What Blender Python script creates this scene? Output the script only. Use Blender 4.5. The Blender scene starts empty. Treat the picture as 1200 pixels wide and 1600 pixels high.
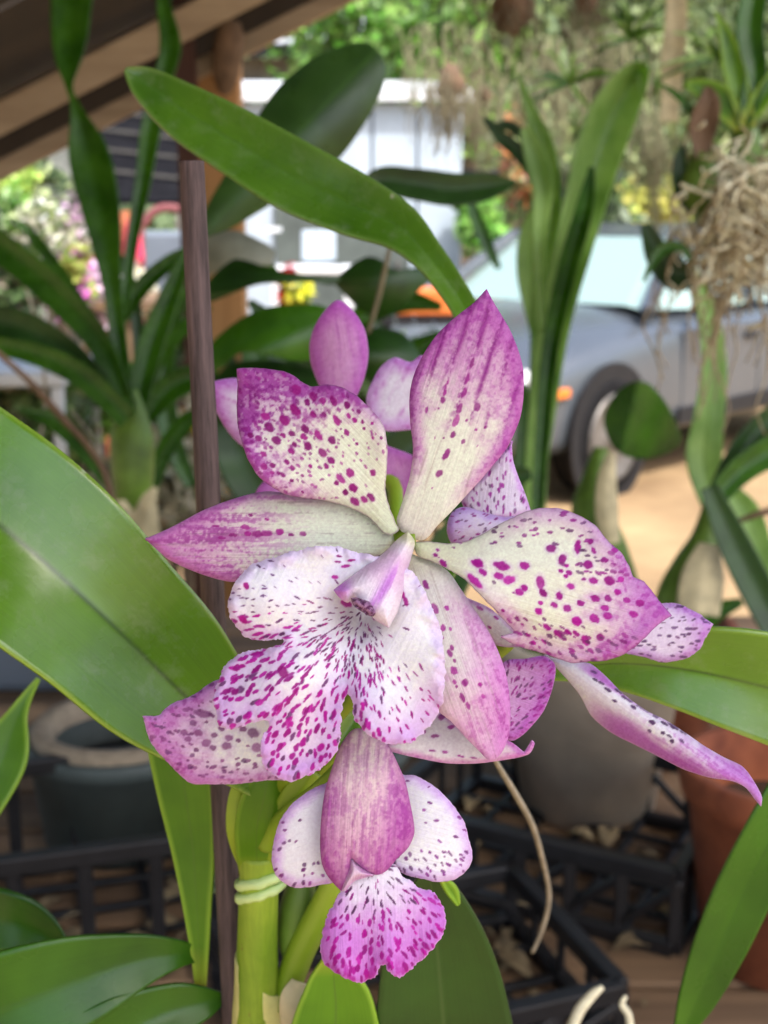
import bpy, bmesh, math, random
import numpy as np
from mathutils import Vector, Matrix, noise as mnoise

# ---------------------------------------------------------------- camera, world, sun, exposure
scene = bpy.context.scene
CAM = Vector((0, 0, 1.5)); PITCH = math.radians(13.0); FPX = 2000.0
FW = Vector((0, math.cos(PITCH), -math.sin(PITCH)))
UP = Vector((0, math.sin(PITCH), math.cos(PITCH)))
cd = bpy.data.cameras.new('camera'); cam = bpy.data.objects.new('camera', cd)
scene.collection.objects.link(cam); scene.camera = cam
cam.location = CAM; cam.rotation_euler = (math.pi/2 - PITCH, 0, 0)
cd.sensor_fit = 'HORIZONTAL'; cd.sensor_width = 36; cd.lens = 36*FPX/1200
cd.clip_start = 0.01; cd.clip_end = 600
cd.dof.use_dof = True; cd.dof.focus_distance = 0.209; cd.dof.aperture_fstop = 40; cd.dof.aperture_blades = 0

SUN = Vector((0.45, -0.55, 1.0)).normalized()
world = bpy.data.worlds.new('World'); scene.world = world; world.use_nodes = True
wn = world.node_tree; bgn = wn.nodes['Background']
sky = wn.nodes.new('ShaderNodeTexSky'); sky.sky_type = 'NISHITA'; sky.sun_disc = False
sky.sun_elevation = math.asin(SUN.z); sky.sun_rotation = math.atan2(SUN.x, SUN.y)
sky.air_density = 1.0; sky.dust_density = 4.0; sky.ozone_density = 0.6
bgn.inputs['Strength'].default_value = 0.15
wn.links.new(sky.outputs[0], bgn.inputs['Color'])
sd = bpy.data.lights.new('sun', 'SUN'); sun = bpy.data.objects.new('sun', sd); scene.collection.objects.link(sun)
sd.energy = 2.2; sd.angle = math.radians(2); sd.color = (1.0, 0.98, 0.95)
sun.rotation_euler = (-SUN).to_track_quat('-Z', 'Y').to_euler()
vs = scene.view_settings; vs.view_transform = 'Standard'; vs.look = 'None'; vs.gamma = 1; vs.use_curve_mapping = False
vs.exposure = 1.34
scene.render.resolution_x = 768; scene.render.resolution_y = 1024
scene.render.engine = 'CYCLES'

# ---------------------------------------------------------------- helpers
R = random.Random(7)
def P(x, y, D):
    """photo pixel + depth along the view axis (m) -> world point"""
    x = float(x); y = float(y); D = float(D)
    return CAM + D*(FW + Vector((1, 0, 0))*((x-600)/FPX) - UP*((y-800)/FPX))
FWn, UPn, CAMn = np.array(FW), np.array(UP), np.array(CAM)
def Pn(X, Y, D):
    return CAMn[None] + D[:, None]*(FWn[None] + np.stack([(X-600)/FPX, 0*X, 0*X], 1) - UPn[None]*((Y-800)/FPX)[:, None])
def z1(l): return [(200+a/2.4, 430+b/2.4) for a, b in l]
def z2(l): return [(600+a/2.4, 430+b/2.4) for a, b in l]
def z3(l): return [(200+a/2.4, 830+b/2.4) for a, b in l]
def z4(l): return [(600+a/2.0, 830+b/2.0) for a, b in l]
def z5(l): return [(350+a/2.4, 1100+b/2.4) for a, b in l]
def z6(l): return [(300+a/2.727, 240+b/2.727) for a, b in l]
def lin(c):
    c = np.asarray(c, float)/255.0
    return np.where(c <= 0.04045, c/12.92, ((c+0.055)/1.055)**2.4)
def L3(r, g, b, k=1.0):
    v = lin((r, g, b))*k; return (float(v[0]), float(v[1]), float(v[2]), 1.0)

def setup(o, parent=None, label=None, cat=None, group=None, kind=None):
    if parent is not None: o.parent = parent; o.matrix_parent_inverse = parent.matrix_world.inverted() if parent.type != 'EMPTY' else Matrix.Translation(-Vector(parent.location))
    if label: o['label'] = label
    if cat: o['category'] = cat
    if group: o['group'] = group
    if kind: o['kind'] = kind
    return o
def empty(name, loc, label=None, cat=None, group=None):
    o = bpy.data.objects.new(name, None); scene.collection.objects.link(o); o.location = loc
    o.empty_display_size = 0.02
    return setup(o, None, label, cat, group)
def mesh_obj(name, verts, faces, mat, parent=None, smooth=True, **k):
    me = bpy.data.meshes.new(name); me.from_pydata([tuple(v) for v in verts], [], faces); me.update()
    if smooth: me.shade_smooth()
    o = bpy.data.objects.new(name, me); scene.collection.objects.link(o)
    if mat is not None: me.materials.append(mat)
    return setup(o, parent, **k)
def solid(o, t, off=-1.0):
    m = o.modifiers.new('thickness', 'SOLIDIFY'); m.thickness = t; m.offset = off; return o

# value noise -----------------------------------------------------
_tab = np.random.RandomState(3).rand(256, 256).astype(np.float32)
def vn(x, y, seed=0):
    x = np.asarray(x, float)+seed*17.31; y = np.asarray(y, float)+seed*9.77
    xi = np.floor(x).astype(int); yi = np.floor(y).astype(int); fx = x-xi; fy = y-yi
    fx = fx*fx*(3-2*fx); fy = fy*fy*(3-2*fy)
    a = _tab[xi & 255, yi & 255]; b = _tab[(xi+1) & 255, yi & 255]; c = _tab[xi & 255, (yi+1) & 255]; d = _tab[(xi+1) & 255, (yi+1) & 255]
    return (a*(1-fx)+b*fx)*(1-fy)+(c*(1-fx)+d*fx)*fy
def fbm(x, y, seed=0, o=4):
    s = 0; a = 0.5; n = 0
    for i in range(o): s = s+a*vn(x*2**i, y*2**i, seed+i); n += a; a *= 0.5
    return s/n
def ss(a, b, x):
    t = np.clip((x-a)/(b-a), 0, 1); return t*t*(3-2*t)
def mix(c, d, m):
    m = np.asarray(m)[:, None] if np.ndim(m) else m
    return c*(1-m)+np.asarray(d, float)*m

# closed smooth outline, resampled at `sp` px
def outline(pts, sp, frill=0.0, fs=0.25, seed=0, smooth=True):
    p = np.array(pts, float); n = len(p); out = []
    for i in range(n):
        p0, p1, p2, p3 = p[i-1], p[i], p[(i+1) % n], p[(i+2) % n]
        k = max(2, int(np.linalg.norm(p2-p1)/sp))
        t = np.linspace(0, 1, k, endpoint=False)[:, None]
        # centripetal-ish: tangents limited by the segment's own length
        d = np.linalg.norm(p2-p1)
        m1 = (p2-p0); m1 = m1/max(np.linalg.norm(m1), 1e-6)*d*0.85
        m2 = (p3-p1); m2 = m2/max(np.linalg.norm(m2), 1e-6)*d*0.85
        a1 = np.dot(p1-p0, p2-p1)/(np.linalg.norm(p1-p0)*d+1e-9)
        a2 = np.dot(p2-p1, p3-p2)/(np.linalg.norm(p3-p2)*d+1e-9)
        if a1 < 0.2: m1 = (p2-p1)
        if a2 < 0.2: m2 = (p2-p1)
        out.append((2*t**3-3*t**2+1)*p1+(t**3-2*t**2+t)*m1+(-2*t**3+3*t**2)*p2+(t**3-t**2)*m2)
    q = np.concatenate(out)
    if frill:
        tg = np.roll(q, -1, 0)-np.roll(q, 1, 0); tg /= np.linalg.norm(tg, axis=1)[:, None]+1e-9
        nr = np.stack([-tg[:, 1], tg[:, 0]], 1); s = np.arange(len(q))*sp
        w = (vn(s*fs, s*0+3, seed)-0.5)*2*0.6+(vn(s*fs*0.3, s*0+8, seed)-0.5)*1.6
        q = q+nr*(frill*w)[:, None]
    return q
def fill(poly, step):
    mn = poly.min(0)-step*1.5; mx = poly.max(0)+step*1.5
    xs = np.arange(mn[0], mx[0]+step, step); ys = np.arange(mn[1], mx[1]+step, step)
    ins = np.zeros((len(ys), len(xs)), bool)
    a = poly; b = np.roll(poly, -1, 0)
    for j, y in enumerate(ys):
        c = ((a[:, 1] <= y) & (b[:, 1] > y)) | ((b[:, 1] <= y) & (a[:, 1] > y))
        if not c.any(): continue
        xc = np.sort(a[c, 0]+(y-a[c, 1])*(b[c, 0]-a[c, 0])/(b[c, 1]-a[c, 1]))
        ins[j] = np.searchsorted(xc, xs) % 2 == 1
    cell = ins[:-1, :-1] | ins[1:, :-1] | ins[:-1, 1:] | ins[1:, 1:]
    use = np.zeros_like(ins); use[:-1, :-1] |= cell; use[1:, :-1] |= cell; use[:-1, 1:] |= cell; use[1:, 1:] |= cell
    idx = -np.ones(ins.shape, int); idx[use] = np.arange(use.sum())
    JJ, II = np.nonzero(use); X = xs[II]; Y = ys[JJ]; I = ins[JJ, II]
    E = np.empty(len(X)); N = np.empty(len(X), int)
    pf = poly.astype(np.float32)
    for k in range(0, len(X), 6000):
        d = (X[k:k+6000, None].astype(np.float32)-pf[None, :, 0])**2+(Y[k:k+6000, None].astype(np.float32)-pf[None, :, 1])**2
        N[k:k+6000] = d.argmin(1); E[k:k+6000] = np.sqrt(d.min(1))
    o = ~I; X[o] = poly[N[o], 0]; Y[o] = poly[N[o], 1]; E[o] = 0
    cj, ci = np.nonzero(cell)
    F = np.stack([idx[cj+1, ci], idx[cj+1, ci+1], idx[cj, ci+1], idx[cj, ci]], 1)
    return X, Y, E, F
def fast_mesh(name, V, F, col=None, st=None):
    me = bpy.data.meshes.new(name); nv, nf = len(V), len(F)
    me.vertices.add(nv); me.vertices.foreach_set('co', np.asarray(V, np.float32).ravel())
    k = F.shape[1]
    me.loops.add(nf*k); me.loops.foreach_set('vertex_index', F.astype(np.int32).ravel())
    me.polygons.add(nf); me.polygons.foreach_set('loop_start', np.arange(0, nf*k, k, dtype=np.int32))
    me.polygons.foreach_set('use_smooth', np.ones(nf, bool))
    me.update(calc_edges=True); 
    if col is not None:
        at = me.attributes.new('pigment', 'FLOAT_COLOR', 'POINT')
        c4 = np.ones((nv, 4), np.float32); c4[:, :3] = col; at.data.foreach_set('color', c4.ravel())
    if st is not None:
        at = me.attributes.new('st', 'FLOAT_VECTOR', 'POINT'); at.data.foreach_set('vector', np.asarray(st, np.float32).ravel())
    me.validate(); return me

def sheet(name, pts, base, tip, depth, paint, parent, mat, step=1.6, thick=0.0005, frill=0.0, fs=0.25, seed=1, label=None):
    """a petal or leaf: outline in photo px, depth in mm, pigment painted in flower space"""
    q = outline(pts, 0.8*step, frill, fs, seed)
    X, Y, E, F = fill(q, step)
    b = np.array(base, float); ax = np.array(tip, float)-b; ln = np.linalg.norm(ax); ax /= ln
    dx, dy = X-b[0], Y-b[1]
    t = (dx*ax[0]+dy*ax[1])/ln; s = (dx*-ax[1]+dy*ax[0]); s = s/np.abs(s).max()
    D = depth(X, Y, s, t, E)/1000.0
    if paint is not None: D = D+.0007*(1-np.clip(E/11, 0, 1))**2
    V = Pn(X, Y, D)
    col = None
    if paint is not None: cc_ = paint(X, Y, s, t, E); gr = (fbm(X*.36, Y*.36, seed+60, 2)-.5)*(14 if 'lip' in name else 26)+(fbm(X*.06, Y*.06, seed+61, 2)-.5)*10; col = lin(np.clip((cc_+gr[:, None]*np.array((.8, 1.1, .8)))*np.array((.985, 1.0, 1.035)), 0, 255))
    st = np.stack([s, t, E], 1)
    me = fast_mesh(name, V, F, col, st); me.materials.append(mat)
    o = bpy.data.objects.new(name, me); scene.collection.objects.link(o)
    solid(o, thick)
    return setup(o, parent, label=label)

def crom(pts, n):
    p = np.array(pts, float); m = len(p); out = []
    u = np.linspace(0, m-1, n)
    for a in u:
        i = min(int(a), m-2); t = a-i
        p0 = p[max(i-1, 0)]; p1 = p[i]; p2 = p[i+1]; p3 = p[min(i+2, m-1)]
        out.append(0.5*((2*p1)+(-p0+p2)*t+(2*p0-5*p1+4*p2-p3)*t*t+(-p0+3*p1-3*p2+p3)*t**3))
    return np.array(out)
def ribbon(name, pts, mat, parent=None, keel=0.25, n=60, m=13, tilt=0.0, thick=0.0008, wave=0.0, label=None, seed=0, **kw):
    """strap leaf: pts (x, y, half-width px, depth m); keel = V depth as a share of the half width"""
    c = crom(pts, n); c[:, 2] = np.maximum(c[:, 2], 0.4)
    d = np.gradient(c[:, :2], axis=0); d /= np.linalg.norm(d, axis=1)[:, None]+1e-9
    nr = np.stack([-d[:, 1], d[:, 0]], 1)
    V = []; st = []
    for i in range(n):
        hw = c[i, 2]; D = c[i, 3]; pxm = D/FPX
        for j in range(m):
            s = -1+2*j/(m-1)
            off = keel*hw*pxm*(1-abs(s)**1.3)+tilt*s*hw*pxm
            off += wave*hw*pxm*math.sin(i*0.35+seed+s)*abs(s)
            x = c[i, 0]+nr[i, 0]*s*hw; y = c[i, 1]+nr[i, 1]*s*hw
            V.append(P(x, y, D+off)); st.append((s, i/(n-1), hw*(1-abs(s))))
    F = [(i*m+j, i*m+j+1, (i+1)*m+j+1, (i+1)*m+j) for i in range(n-1) for j in range(m-1)]
    me = fast_mesh(name, np.array(V), np.array(F), None, st); me.materials.append(mat)
    o = bpy.data.objects.new(name, me); scene.collection.objects.link(o); solid(o, thick, 0)
    return setup(o, parent, label=label, **kw)
def tube_v(pts, n=24, seg=10, world=False, bump=0.0, sub=True):
    """pts (x, y, radius px, depth) or world (x, y, z, radius)"""
    c = crom(pts, n) if sub else np.array(pts, float); n = len(c); cs = []; rs = []
    for a in c:
        if world: cs.append(Vector([float(q) for q in a[:3]])); rs.append(max(float(a[3]), 1e-5))
        else: cs.append(P(a[0], a[1], a[3])); rs.append(max(float(a[2]*a[3])/FPX, 1e-5))
    V = []; up = Vector((0.3, 0.9, 0.2)).normalized()
    for i in range(n):
        d = (cs[min(i+1, n-1)]-cs[max(i-1, 0)]).normalized()
        u = d.cross(up)
        if u.length < 1e-3: u = d.cross(Vector((1, 0, 0)))
        u.normalize(); w = d.cross(u)
        for j in range(seg):
            a = 2*math.pi*j/seg; r = rs[i]*(1+bump*(R.random()-0.5))
            V.append(cs[i]+u*math.cos(a)*r+w*math.sin(a)*r)
    F = [(i*seg+j, i*seg+(j+1) % seg, (i+1)*seg+(j+1) % seg, (i+1)*seg+j) for i in range(n-1) for j in range(seg)]
    F += [tuple(range(seg))[::-1], tuple((n-1)*seg+j for j in range(seg))]
    return V, F
def tube(name, pts, mat, parent=None, n=24, seg=10, world=False, bump=0.0, sub=True, **k):
    V, F = tube_v(pts, n, seg, world, bump, sub)
    return mesh_obj(name, V, F, mat, parent, **k)
class MB:
    def __init__(s): s.V = []; s.F = []
    def add(s, V, F):
        o = len(s.V); s.V += list(V); s.F += [tuple(i+o for i in f) for f in F]
    def box(s, c, d, rot=None):
        c = Vector(c); h = Vector(d)/2; M = rot or Matrix.Identity(3)
        V = [c+M @ Vector((x*h.x, y*h.y, z*h.z)) for x in (-1, 1) for y in (-1, 1) for z in (-1, 1)]
        s.add(V, [(0, 1, 3, 2), (4, 6, 7, 5), (0, 4, 5, 1), (2, 3, 7, 6), (0, 2, 6, 4), (1, 5, 7, 3)])
    def bar(s, a, b, w, h, up=(0, 0, 1)):
        a = Vector(a); b = Vector(b); d = (b-a); u = d.cross(Vector(up)).normalized(); v = u.cross(d).normalized()
        V = [p+u*x*w/2+v*y*h/2 for p in (a, b) for x, y in ((-1, -1), (1, -1), (1, 1), (-1, 1))]
        s.add(V, [(0, 1, 2, 3), (7, 6, 5, 4), (0, 4, 5, 1), (1, 5, 6, 2), (2, 6, 7, 3), (3, 7, 4, 0)])
    def tube(s, pts, **k): s.add(*tube_v(pts, **k))
    def lathe(s, c, prof, seg=40, jit=0):
        c = Vector(c); n = len(prof)
        V = [c+Vector((r*math.cos(2*math.pi*j/seg), r*math.sin(2*math.pi*j/seg), z)) for r, z in prof for j in range(seg)]
        s.add(V, [(i*seg+j, i*seg+(j+1) % seg, (i+1)*seg+(j+1) % seg, (i+1)*seg+j) for i in range(n-1) for j in range(seg)])
    def build(s, name, mat, parent=None, smooth=False, bevel=0, **k):
        o = mesh_obj(name, s.V, s.F, mat, parent, smooth, **k)
        if bevel:
            m = o.modifiers.new('bevel', 'BEVEL'); m.width = bevel; m.segments = 2; m.limit_method = 'ANGLE'; m.angle_limit = math.radians(40)
        return o

# ---------------------------------------------------------------- materials
class NT:
    def __init__(s, name):
        s.m = bpy.data.materials.new(name); s.m.use_nodes = True; s.t = s.m.node_tree
        s.b = s.t.nodes['Principled BSDF']; s.out = s.t.nodes['Material Output']
    def n(s, typ, **k):
        x = s.t.nodes.new(typ)
        for a, b in k.items():
            if a.startswith('i_'): x.inputs[a[2:].replace('_', ' ')].default_value = b
            else: setattr(x, a, b)
        return x
    def l(s, a, b): s.t.links.new(a, b)
    def noise(s, scale, detail=4, rough=0.55, vec=None):
        x = s.n('ShaderNodeTexNoise'); x.inputs['Scale'].default_value = scale; x.inputs['Detail'].default_value = detail; x.inputs['Roughness'].default_value = rough
        if vec is not None: s.l(vec, x.inputs['Vector'])
        return x
    def ramp(s, fac, stops):
        r = s.n('ShaderNodeValToRGB'); e = r.color_ramp.elements
        while len(e) < len(stops): e.new(0.5)
        for k, (p, c) in enumerate(stops): e[k].position = p; e[k].color = c
        s.l(fac, r.inputs['Fac']); return r
    def obj(s): 
        t = s.n('ShaderNodeTexCoord'); return t.outputs['Object']
    def bump(s, h, strength, dist):
        b = s.n('ShaderNodeBump'); b.inputs['Strength'].default_value = strength; b.inputs['Distance'].default_value = dist
        s.l(h, b.inputs['Height']); s.l(b.outputs[0], s.b.inputs['Normal']); return b

def mat_plain(name, c, rough=0.6, var=0.25, scale=8, metal=0.0, bump=0.0, bscale=None, spec=0.5, c2=None, detail=5):
    k = NT(name); no = k.noise(scale, detail, 0.6, k.obj())
    a = tuple(max(0, x*(1-var)) for x in c[:3])+(1,); b = c2 or tuple(min(1, x*(1+var)) for x in c[:3])+(1,)
    r = k.ramp(no.outputs['Fac'], [(0.3, a), (0.7, b)]); k.l(r.outputs[0], k.b.inputs['Base Color'])
    k.b.inputs['Roughness'].default_value = rough; k.b.inputs['Metallic'].default_value = metal
    k.b.inputs['Specular IOR Level'].default_value = spec
    if bump:
        n2 = k.noise(bscale or scale*4, 6, 0.6, k.obj()); k.bump(n2.outputs['Fac'], 0.5, bump)
    return k.m
def mat_petal(name, trans=0.28, rough=0.5):
    k = NT(name); a = k.n('ShaderNodeAttribute', attribute_name='pigment')
    co = k.obj()
    fine = k.noise(1800, 3, 0.6, co); hs = k.n('ShaderNodeMixRGB', blend_type='MULTIPLY'); hs.inputs[0].default_value = 1
    rr = k.ramp(fine.outputs['Fac'], [(0.3, (0.90, 0.89, 0.90, 1)), (0.7, (1, 1, 1, 1))])
    k.l(a.outputs['Color'], hs.inputs[1]); k.l(rr.outputs[0], hs.inputs[2])
    k.l(hs.outputs[0], k.b.inputs['Base Color'])
    k.b.inputs['Roughness'].default_value = rough; k.b.inputs['Specular IOR Level'].default_value = 0.22
    k.b.inputs['Sheen Weight'].default_value = 0.0
    tr = k.n('ShaderNodeBsdfTranslucent'); k.l(hs.outputs[0], tr.inputs['Color'])
    mx = k.n('ShaderNodeMixShader'); mx.inputs[0].default_value = trans
    k.l(k.b.outputs[0], mx.inputs[1]); k.l(tr.outputs[0], mx.inputs[2]); k.l(mx.outputs[0], k.out.inputs['Surface'])
    # veins run along t; fine crystalline grain
    at = k.n('ShaderNodeAttribute', attribute_name='st'); mp = k.n('ShaderNodeVectorMath', operation='MULTIPLY'); mp.inputs[1].default_value = (22, 2.2, 0)
    k.l(at.outputs['Vector'], mp.inputs[0]); v = k.noise(1.0, 3, 0.5, mp.outputs[0])
    ad = k.n('ShaderNodeMath', operation='MULTIPLY_ADD'); ad.inputs[1].default_value = 0.35; k.l(fine.outputs['Fac'], ad.inputs[0]); k.l(v.outputs['Fac'], ad.inputs[2])
    k.bump(ad.outputs[0], 0.55, 0.0005)
    return k.m
def mat_leaf(name, c, c2, rough=0.32, trans=0.22, tc=None, rib=None, edge=None, veins=26, base=None, spec=0.5, dust=0.0, coat=0.0, vw=.12):
    """c/c2 pigment range, rib = midrib colour, edge = margin colour, base = colour towards the leaf base"""
    k = NT(name); co = k.obj(); at = k.n('ShaderNodeAttribute', attribute_name='st')
    sp = k.n('ShaderNodeSeparateXYZ'); k.l(at.outputs['Vector'], sp.inputs[0])
    mp = k.n('ShaderNodeVectorMath', operation='MULTIPLY'); mp.inputs[1].default_value = (veins, 1.3, 0); k.l(at.outputs['Vector'], mp.inputs[0])
    v = k.noise(1.0, 3, 0.5, mp.outputs[0]); big = k.noise(22, 4, 0.55, co); big2 = k.noise(70, 5, 0.6, co)
    mx = k.n('ShaderNodeMath', operation='MULTIPLY_ADD'); mx.inputs[1].default_value = vw; k.l(v.outputs['Fac'], mx.inputs[0])
    m2 = k.n('ShaderNodeMath', operation='MULTIPLY'); m2.inputs[1].default_value = 0.88; k.l(big.outputs['Fac'], m2.inputs[0]); k.l(m2.outputs[0], mx.inputs[2])
    r = k.ramp(mx.outputs[0], [(0.36, c), (0.64, c2)]); colr = r.outputs[0]
    def over(col, maskout, c):
        q = k.n('ShaderNodeMixRGB'); k.l(maskout, q.inputs[0]); k.l(col, q.inputs[1]); q.inputs[2].default_value = c; return q.outputs[0]
    ab = k.n('ShaderNodeMath', operation='ABSOLUTE'); k.l(sp.outputs[0], ab.inputs[0])
    if rib:
        rm = k.ramp(ab.outputs[0], [(0.0, (1, 1, 1, 1)), (0.05, (0, 0, 0, 1))]); colr = over(colr, rm.outputs[0], rib)
    if edge:
        em = k.ramp(sp.outputs[2], [(0.0, (1, 1, 1, 1)), (1.0, (0, 0, 0, 1))])
        dv = k.n('ShaderNodeMath', operation='MULTIPLY'); dv.inputs[1].default_value = 0.12; k.l(sp.outputs[2], dv.inputs[0]); k.l(dv.outputs[0], em.inputs['Fac'])
        colr = over(colr, em.outputs[0], edge)
    if base:
        bm = k.ramp(sp.outputs[1], [(0.0, (1, 1, 1, 1)), (0.22, (0, 0, 0, 1))]); colr = over(colr, bm.outputs[0], base)
    if dust:
        dn = k.noise(160, 5, 0.7, co); dm = k.ramp(dn.outputs['Fac'], [(0.52, (0, 0, 0, 1)), (0.8, (dust, dust, dust, 1))]); colr = over(colr, dm.outputs[0], (0.45, 0.5, 0.38, 1)); vo = k.n('ShaderNodeTexVoronoi'); vo.inputs['Scale'].default_value = 75; k.l(co, vo.inputs['Vector']); vm = k.ramp(vo.outputs['Distance'], [(.03, (.7, .7, .7, 1)), (.07, (0, 0, 0, 1))]); colr = over(colr, vm.outputs[0], (.5, .55, .42, 1))
    k.l(colr, k.b.inputs['Base Color'])
    rn = k.noise(60, 4, 0.6, co); rr = k.n('ShaderNodeMapRange'); rr.inputs['To Min'].default_value = rough*0.45; rr.inputs['To Max'].default_value = rough*1.75
    k.l(rn.outputs['Fac'], rr.inputs['Value']); k.l(rr.outputs[0], k.b.inputs['Roughness'])
    k.b.inputs['Specular IOR Level'].default_value = spec; k.b.inputs['Coat Weight'].default_value = coat; k.b.inputs['Coat Roughness'].default_value = .2
    tr = k.n('ShaderNodeBsdfTranslucent')
    gm = k.n('ShaderNodeMixRGB', blend_type='MULTIPLY'); gm.inputs[0].default_value = 1; k.l(colr, gm.inputs[1]); gm.inputs[2].default_value = tc or (1.6, 1.7, 0.5, 1); k.l(gm.outputs[0], tr.inputs['Color'])
    ms = k.n('ShaderNodeMixShader'); ms.inputs[0].default_value = trans
    k.l(k.b.outputs[0], ms.inputs[1]); k.l(tr.outputs[0], ms.inputs[2]); k.l(ms.outputs[0], k.out.inputs['Surface'])
    k.bump(big2.outputs['Fac'], 0.25, 0.0012)
    return k.m
def mat_cane():
    k = NT('flower cane'); co = k.obj(); a = k.noise(30, 5, .6, co); r = k.ramp(a.outputs['Fac'], [(.3, L3(112, 146, 30)), (.55, L3(146, 172, 50)), (.75, L3(178, 188, 84))])
    mp = k.n('ShaderNodeMapping'); k.l(co, mp.inputs['Vector']); mp.inputs['Scale'].default_value = (900, 900, 14); f = k.noise(1, 4, .6, mp.outputs[0])
    sp = k.noise(420, 3, .5, co); m = k.ramp(sp.outputs['Fac'], [(.66, (0, 0, 0, 1)), (.74, (.75, .75, .75, 1))]); q = k.n('ShaderNodeMixRGB'); k.l(m.outputs[0], q.inputs[0]); k.l(r.outputs[0], q.inputs[1]); q.inputs[2].default_value = L3(120, 96, 50)
    g = k.n('ShaderNodeMixRGB', blend_type='MULTIPLY'); g.inputs[0].default_value = .6; fr = k.ramp(f.outputs['Fac'], [(.35, (.72, .76, .66, 1)), (.6, (1, 1, 1, 1))]); k.l(q.outputs[0], g.inputs[1]); k.l(fr.outputs[0], g.inputs[2])
    k.l(g.outputs[0], k.b.inputs['Base Color']); k.b.inputs['Roughness'].default_value = .5; k.bump(f.outputs['Fac'], .5, .0004); return k.m
def mat_wood(name, c, c2, rough=0.7, axis='Z', scale=1.0, bd=.002):
    k = NT(name); co = k.obj(); mp = k.n('ShaderNodeMapping'); k.l(co, mp.inputs['Vector'])
    sc = {'X': (1.5, 22, 22), 'Y': (22, 1.5, 22), 'Z': (22, 22, 1.5)}[axis]; mp.inputs['Scale'].default_value = tuple(a*scale for a in sc)
    no = k.noise(1.0, 6, 0.65, mp.outputs[0]); r = k.ramp(no.outputs['Fac'], [(0.3, c), (0.7, c2)]); k.l(r.outputs[0], k.b.inputs['Base Color'])
    k.b.inputs['Roughness'].default_value = rough; k.bump(no.outputs['Fac'], 0.5, bd); return k.m

M = {}
M['petal'] = mat_petal('orchid petal'); M['lip'] = mat_petal('orchid lip', 0.22, 0.42); M['column'] = mat_petal('orchid column', 0.15, 0.4)
M['leaf_front'] = mat_leaf('broad glossy leaf', L3(74, 120, 12), L3(102, 154, 24), 0.24, 0.28, rib=L3(60, 100, 22), edge=L3(140, 176, 56), dust=0.3, spec=.8, coat=.6, veins=46, vw=.2)
M['leaf_bright'] = mat_leaf('fresh leaf', L3(70, 120, 16), L3(110, 160, 30), 0.36, 0.3, rib=L3(90, 130, 40), edge=L3(150, 190, 60), base=L3(170, 175, 60))
M['leaf_mid'] = mat_leaf('mid leaf', L3(42, 88, 14), L3(72, 125, 28), 0.27, 0.24, rib=L3(58, 104, 30))
M['leaf_dark'] = mat_leaf('dark leaf', L3(24, 56, 12), L3(44, 84, 24), 0.36, 0.15, rib=L3(60, 90, 40))
M['leaf_long'] = mat_leaf('arching leaf', L3(64, 112, 18), L3(100, 148, 40), 0.25, 0.28, rib=L3(84, 128, 40), edge=L3(110, 150, 60), dust=.25, spec=.8, coat=.6, veins=40, vw=.2)
M['leaf_pale'] = mat_leaf('pale leaf', L3(130, 170, 84), L3(168, 200, 122), 0.30, 0.45, tc=(1.3, 1.4, .7, 1), rib=L3(100, 150, 50))
M['leaf_back'] = mat_leaf('deep leaf', L3(36, 68, 24), L3(60, 96, 42), 0.30, 0.15, rib=L3(60, 100, 36))
M['leaf_silver'] = mat_leaf('silver leaf', L3(120, 125, 110), L3(150, 155, 138), 0.5, 0.1)
M['stem'] = mat_leaf('stem', L3(112, 150, 26), L3(158, 182, 56), 0.42, 0.12, tc=(1, 1, .6, 1))
M['cane'] = mat_cane()
M['bulb'] = mat_plain('pseudobulb', L3(96, 128, 44), 0.5, 0.35, 40, bump=0.0006, bscale=90)
M['sheath'] = mat_plain('dry sheath', L3(196, 186, 150), 0.8, 0.25, 60, bump=0.001, bscale=150)
M['stake'] = mat_wood('stake', L3(38, 28, 30), L3(104, 86, 86), 0.7, 'Z', 34.0, .0005)
M['tie'] = mat_plain('plastic tie', L3(196, 222, 150), 0.3, 0.08, 40)
M['tie2'] = mat_plain('plastic tie old', L3(120, 140, 108), 0.4, 0.12, 40)
M['root'] = mat_plain('aerial root', L3(236, 228, 198), 0.85, 0.25, 120, bump=0.0006)
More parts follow.
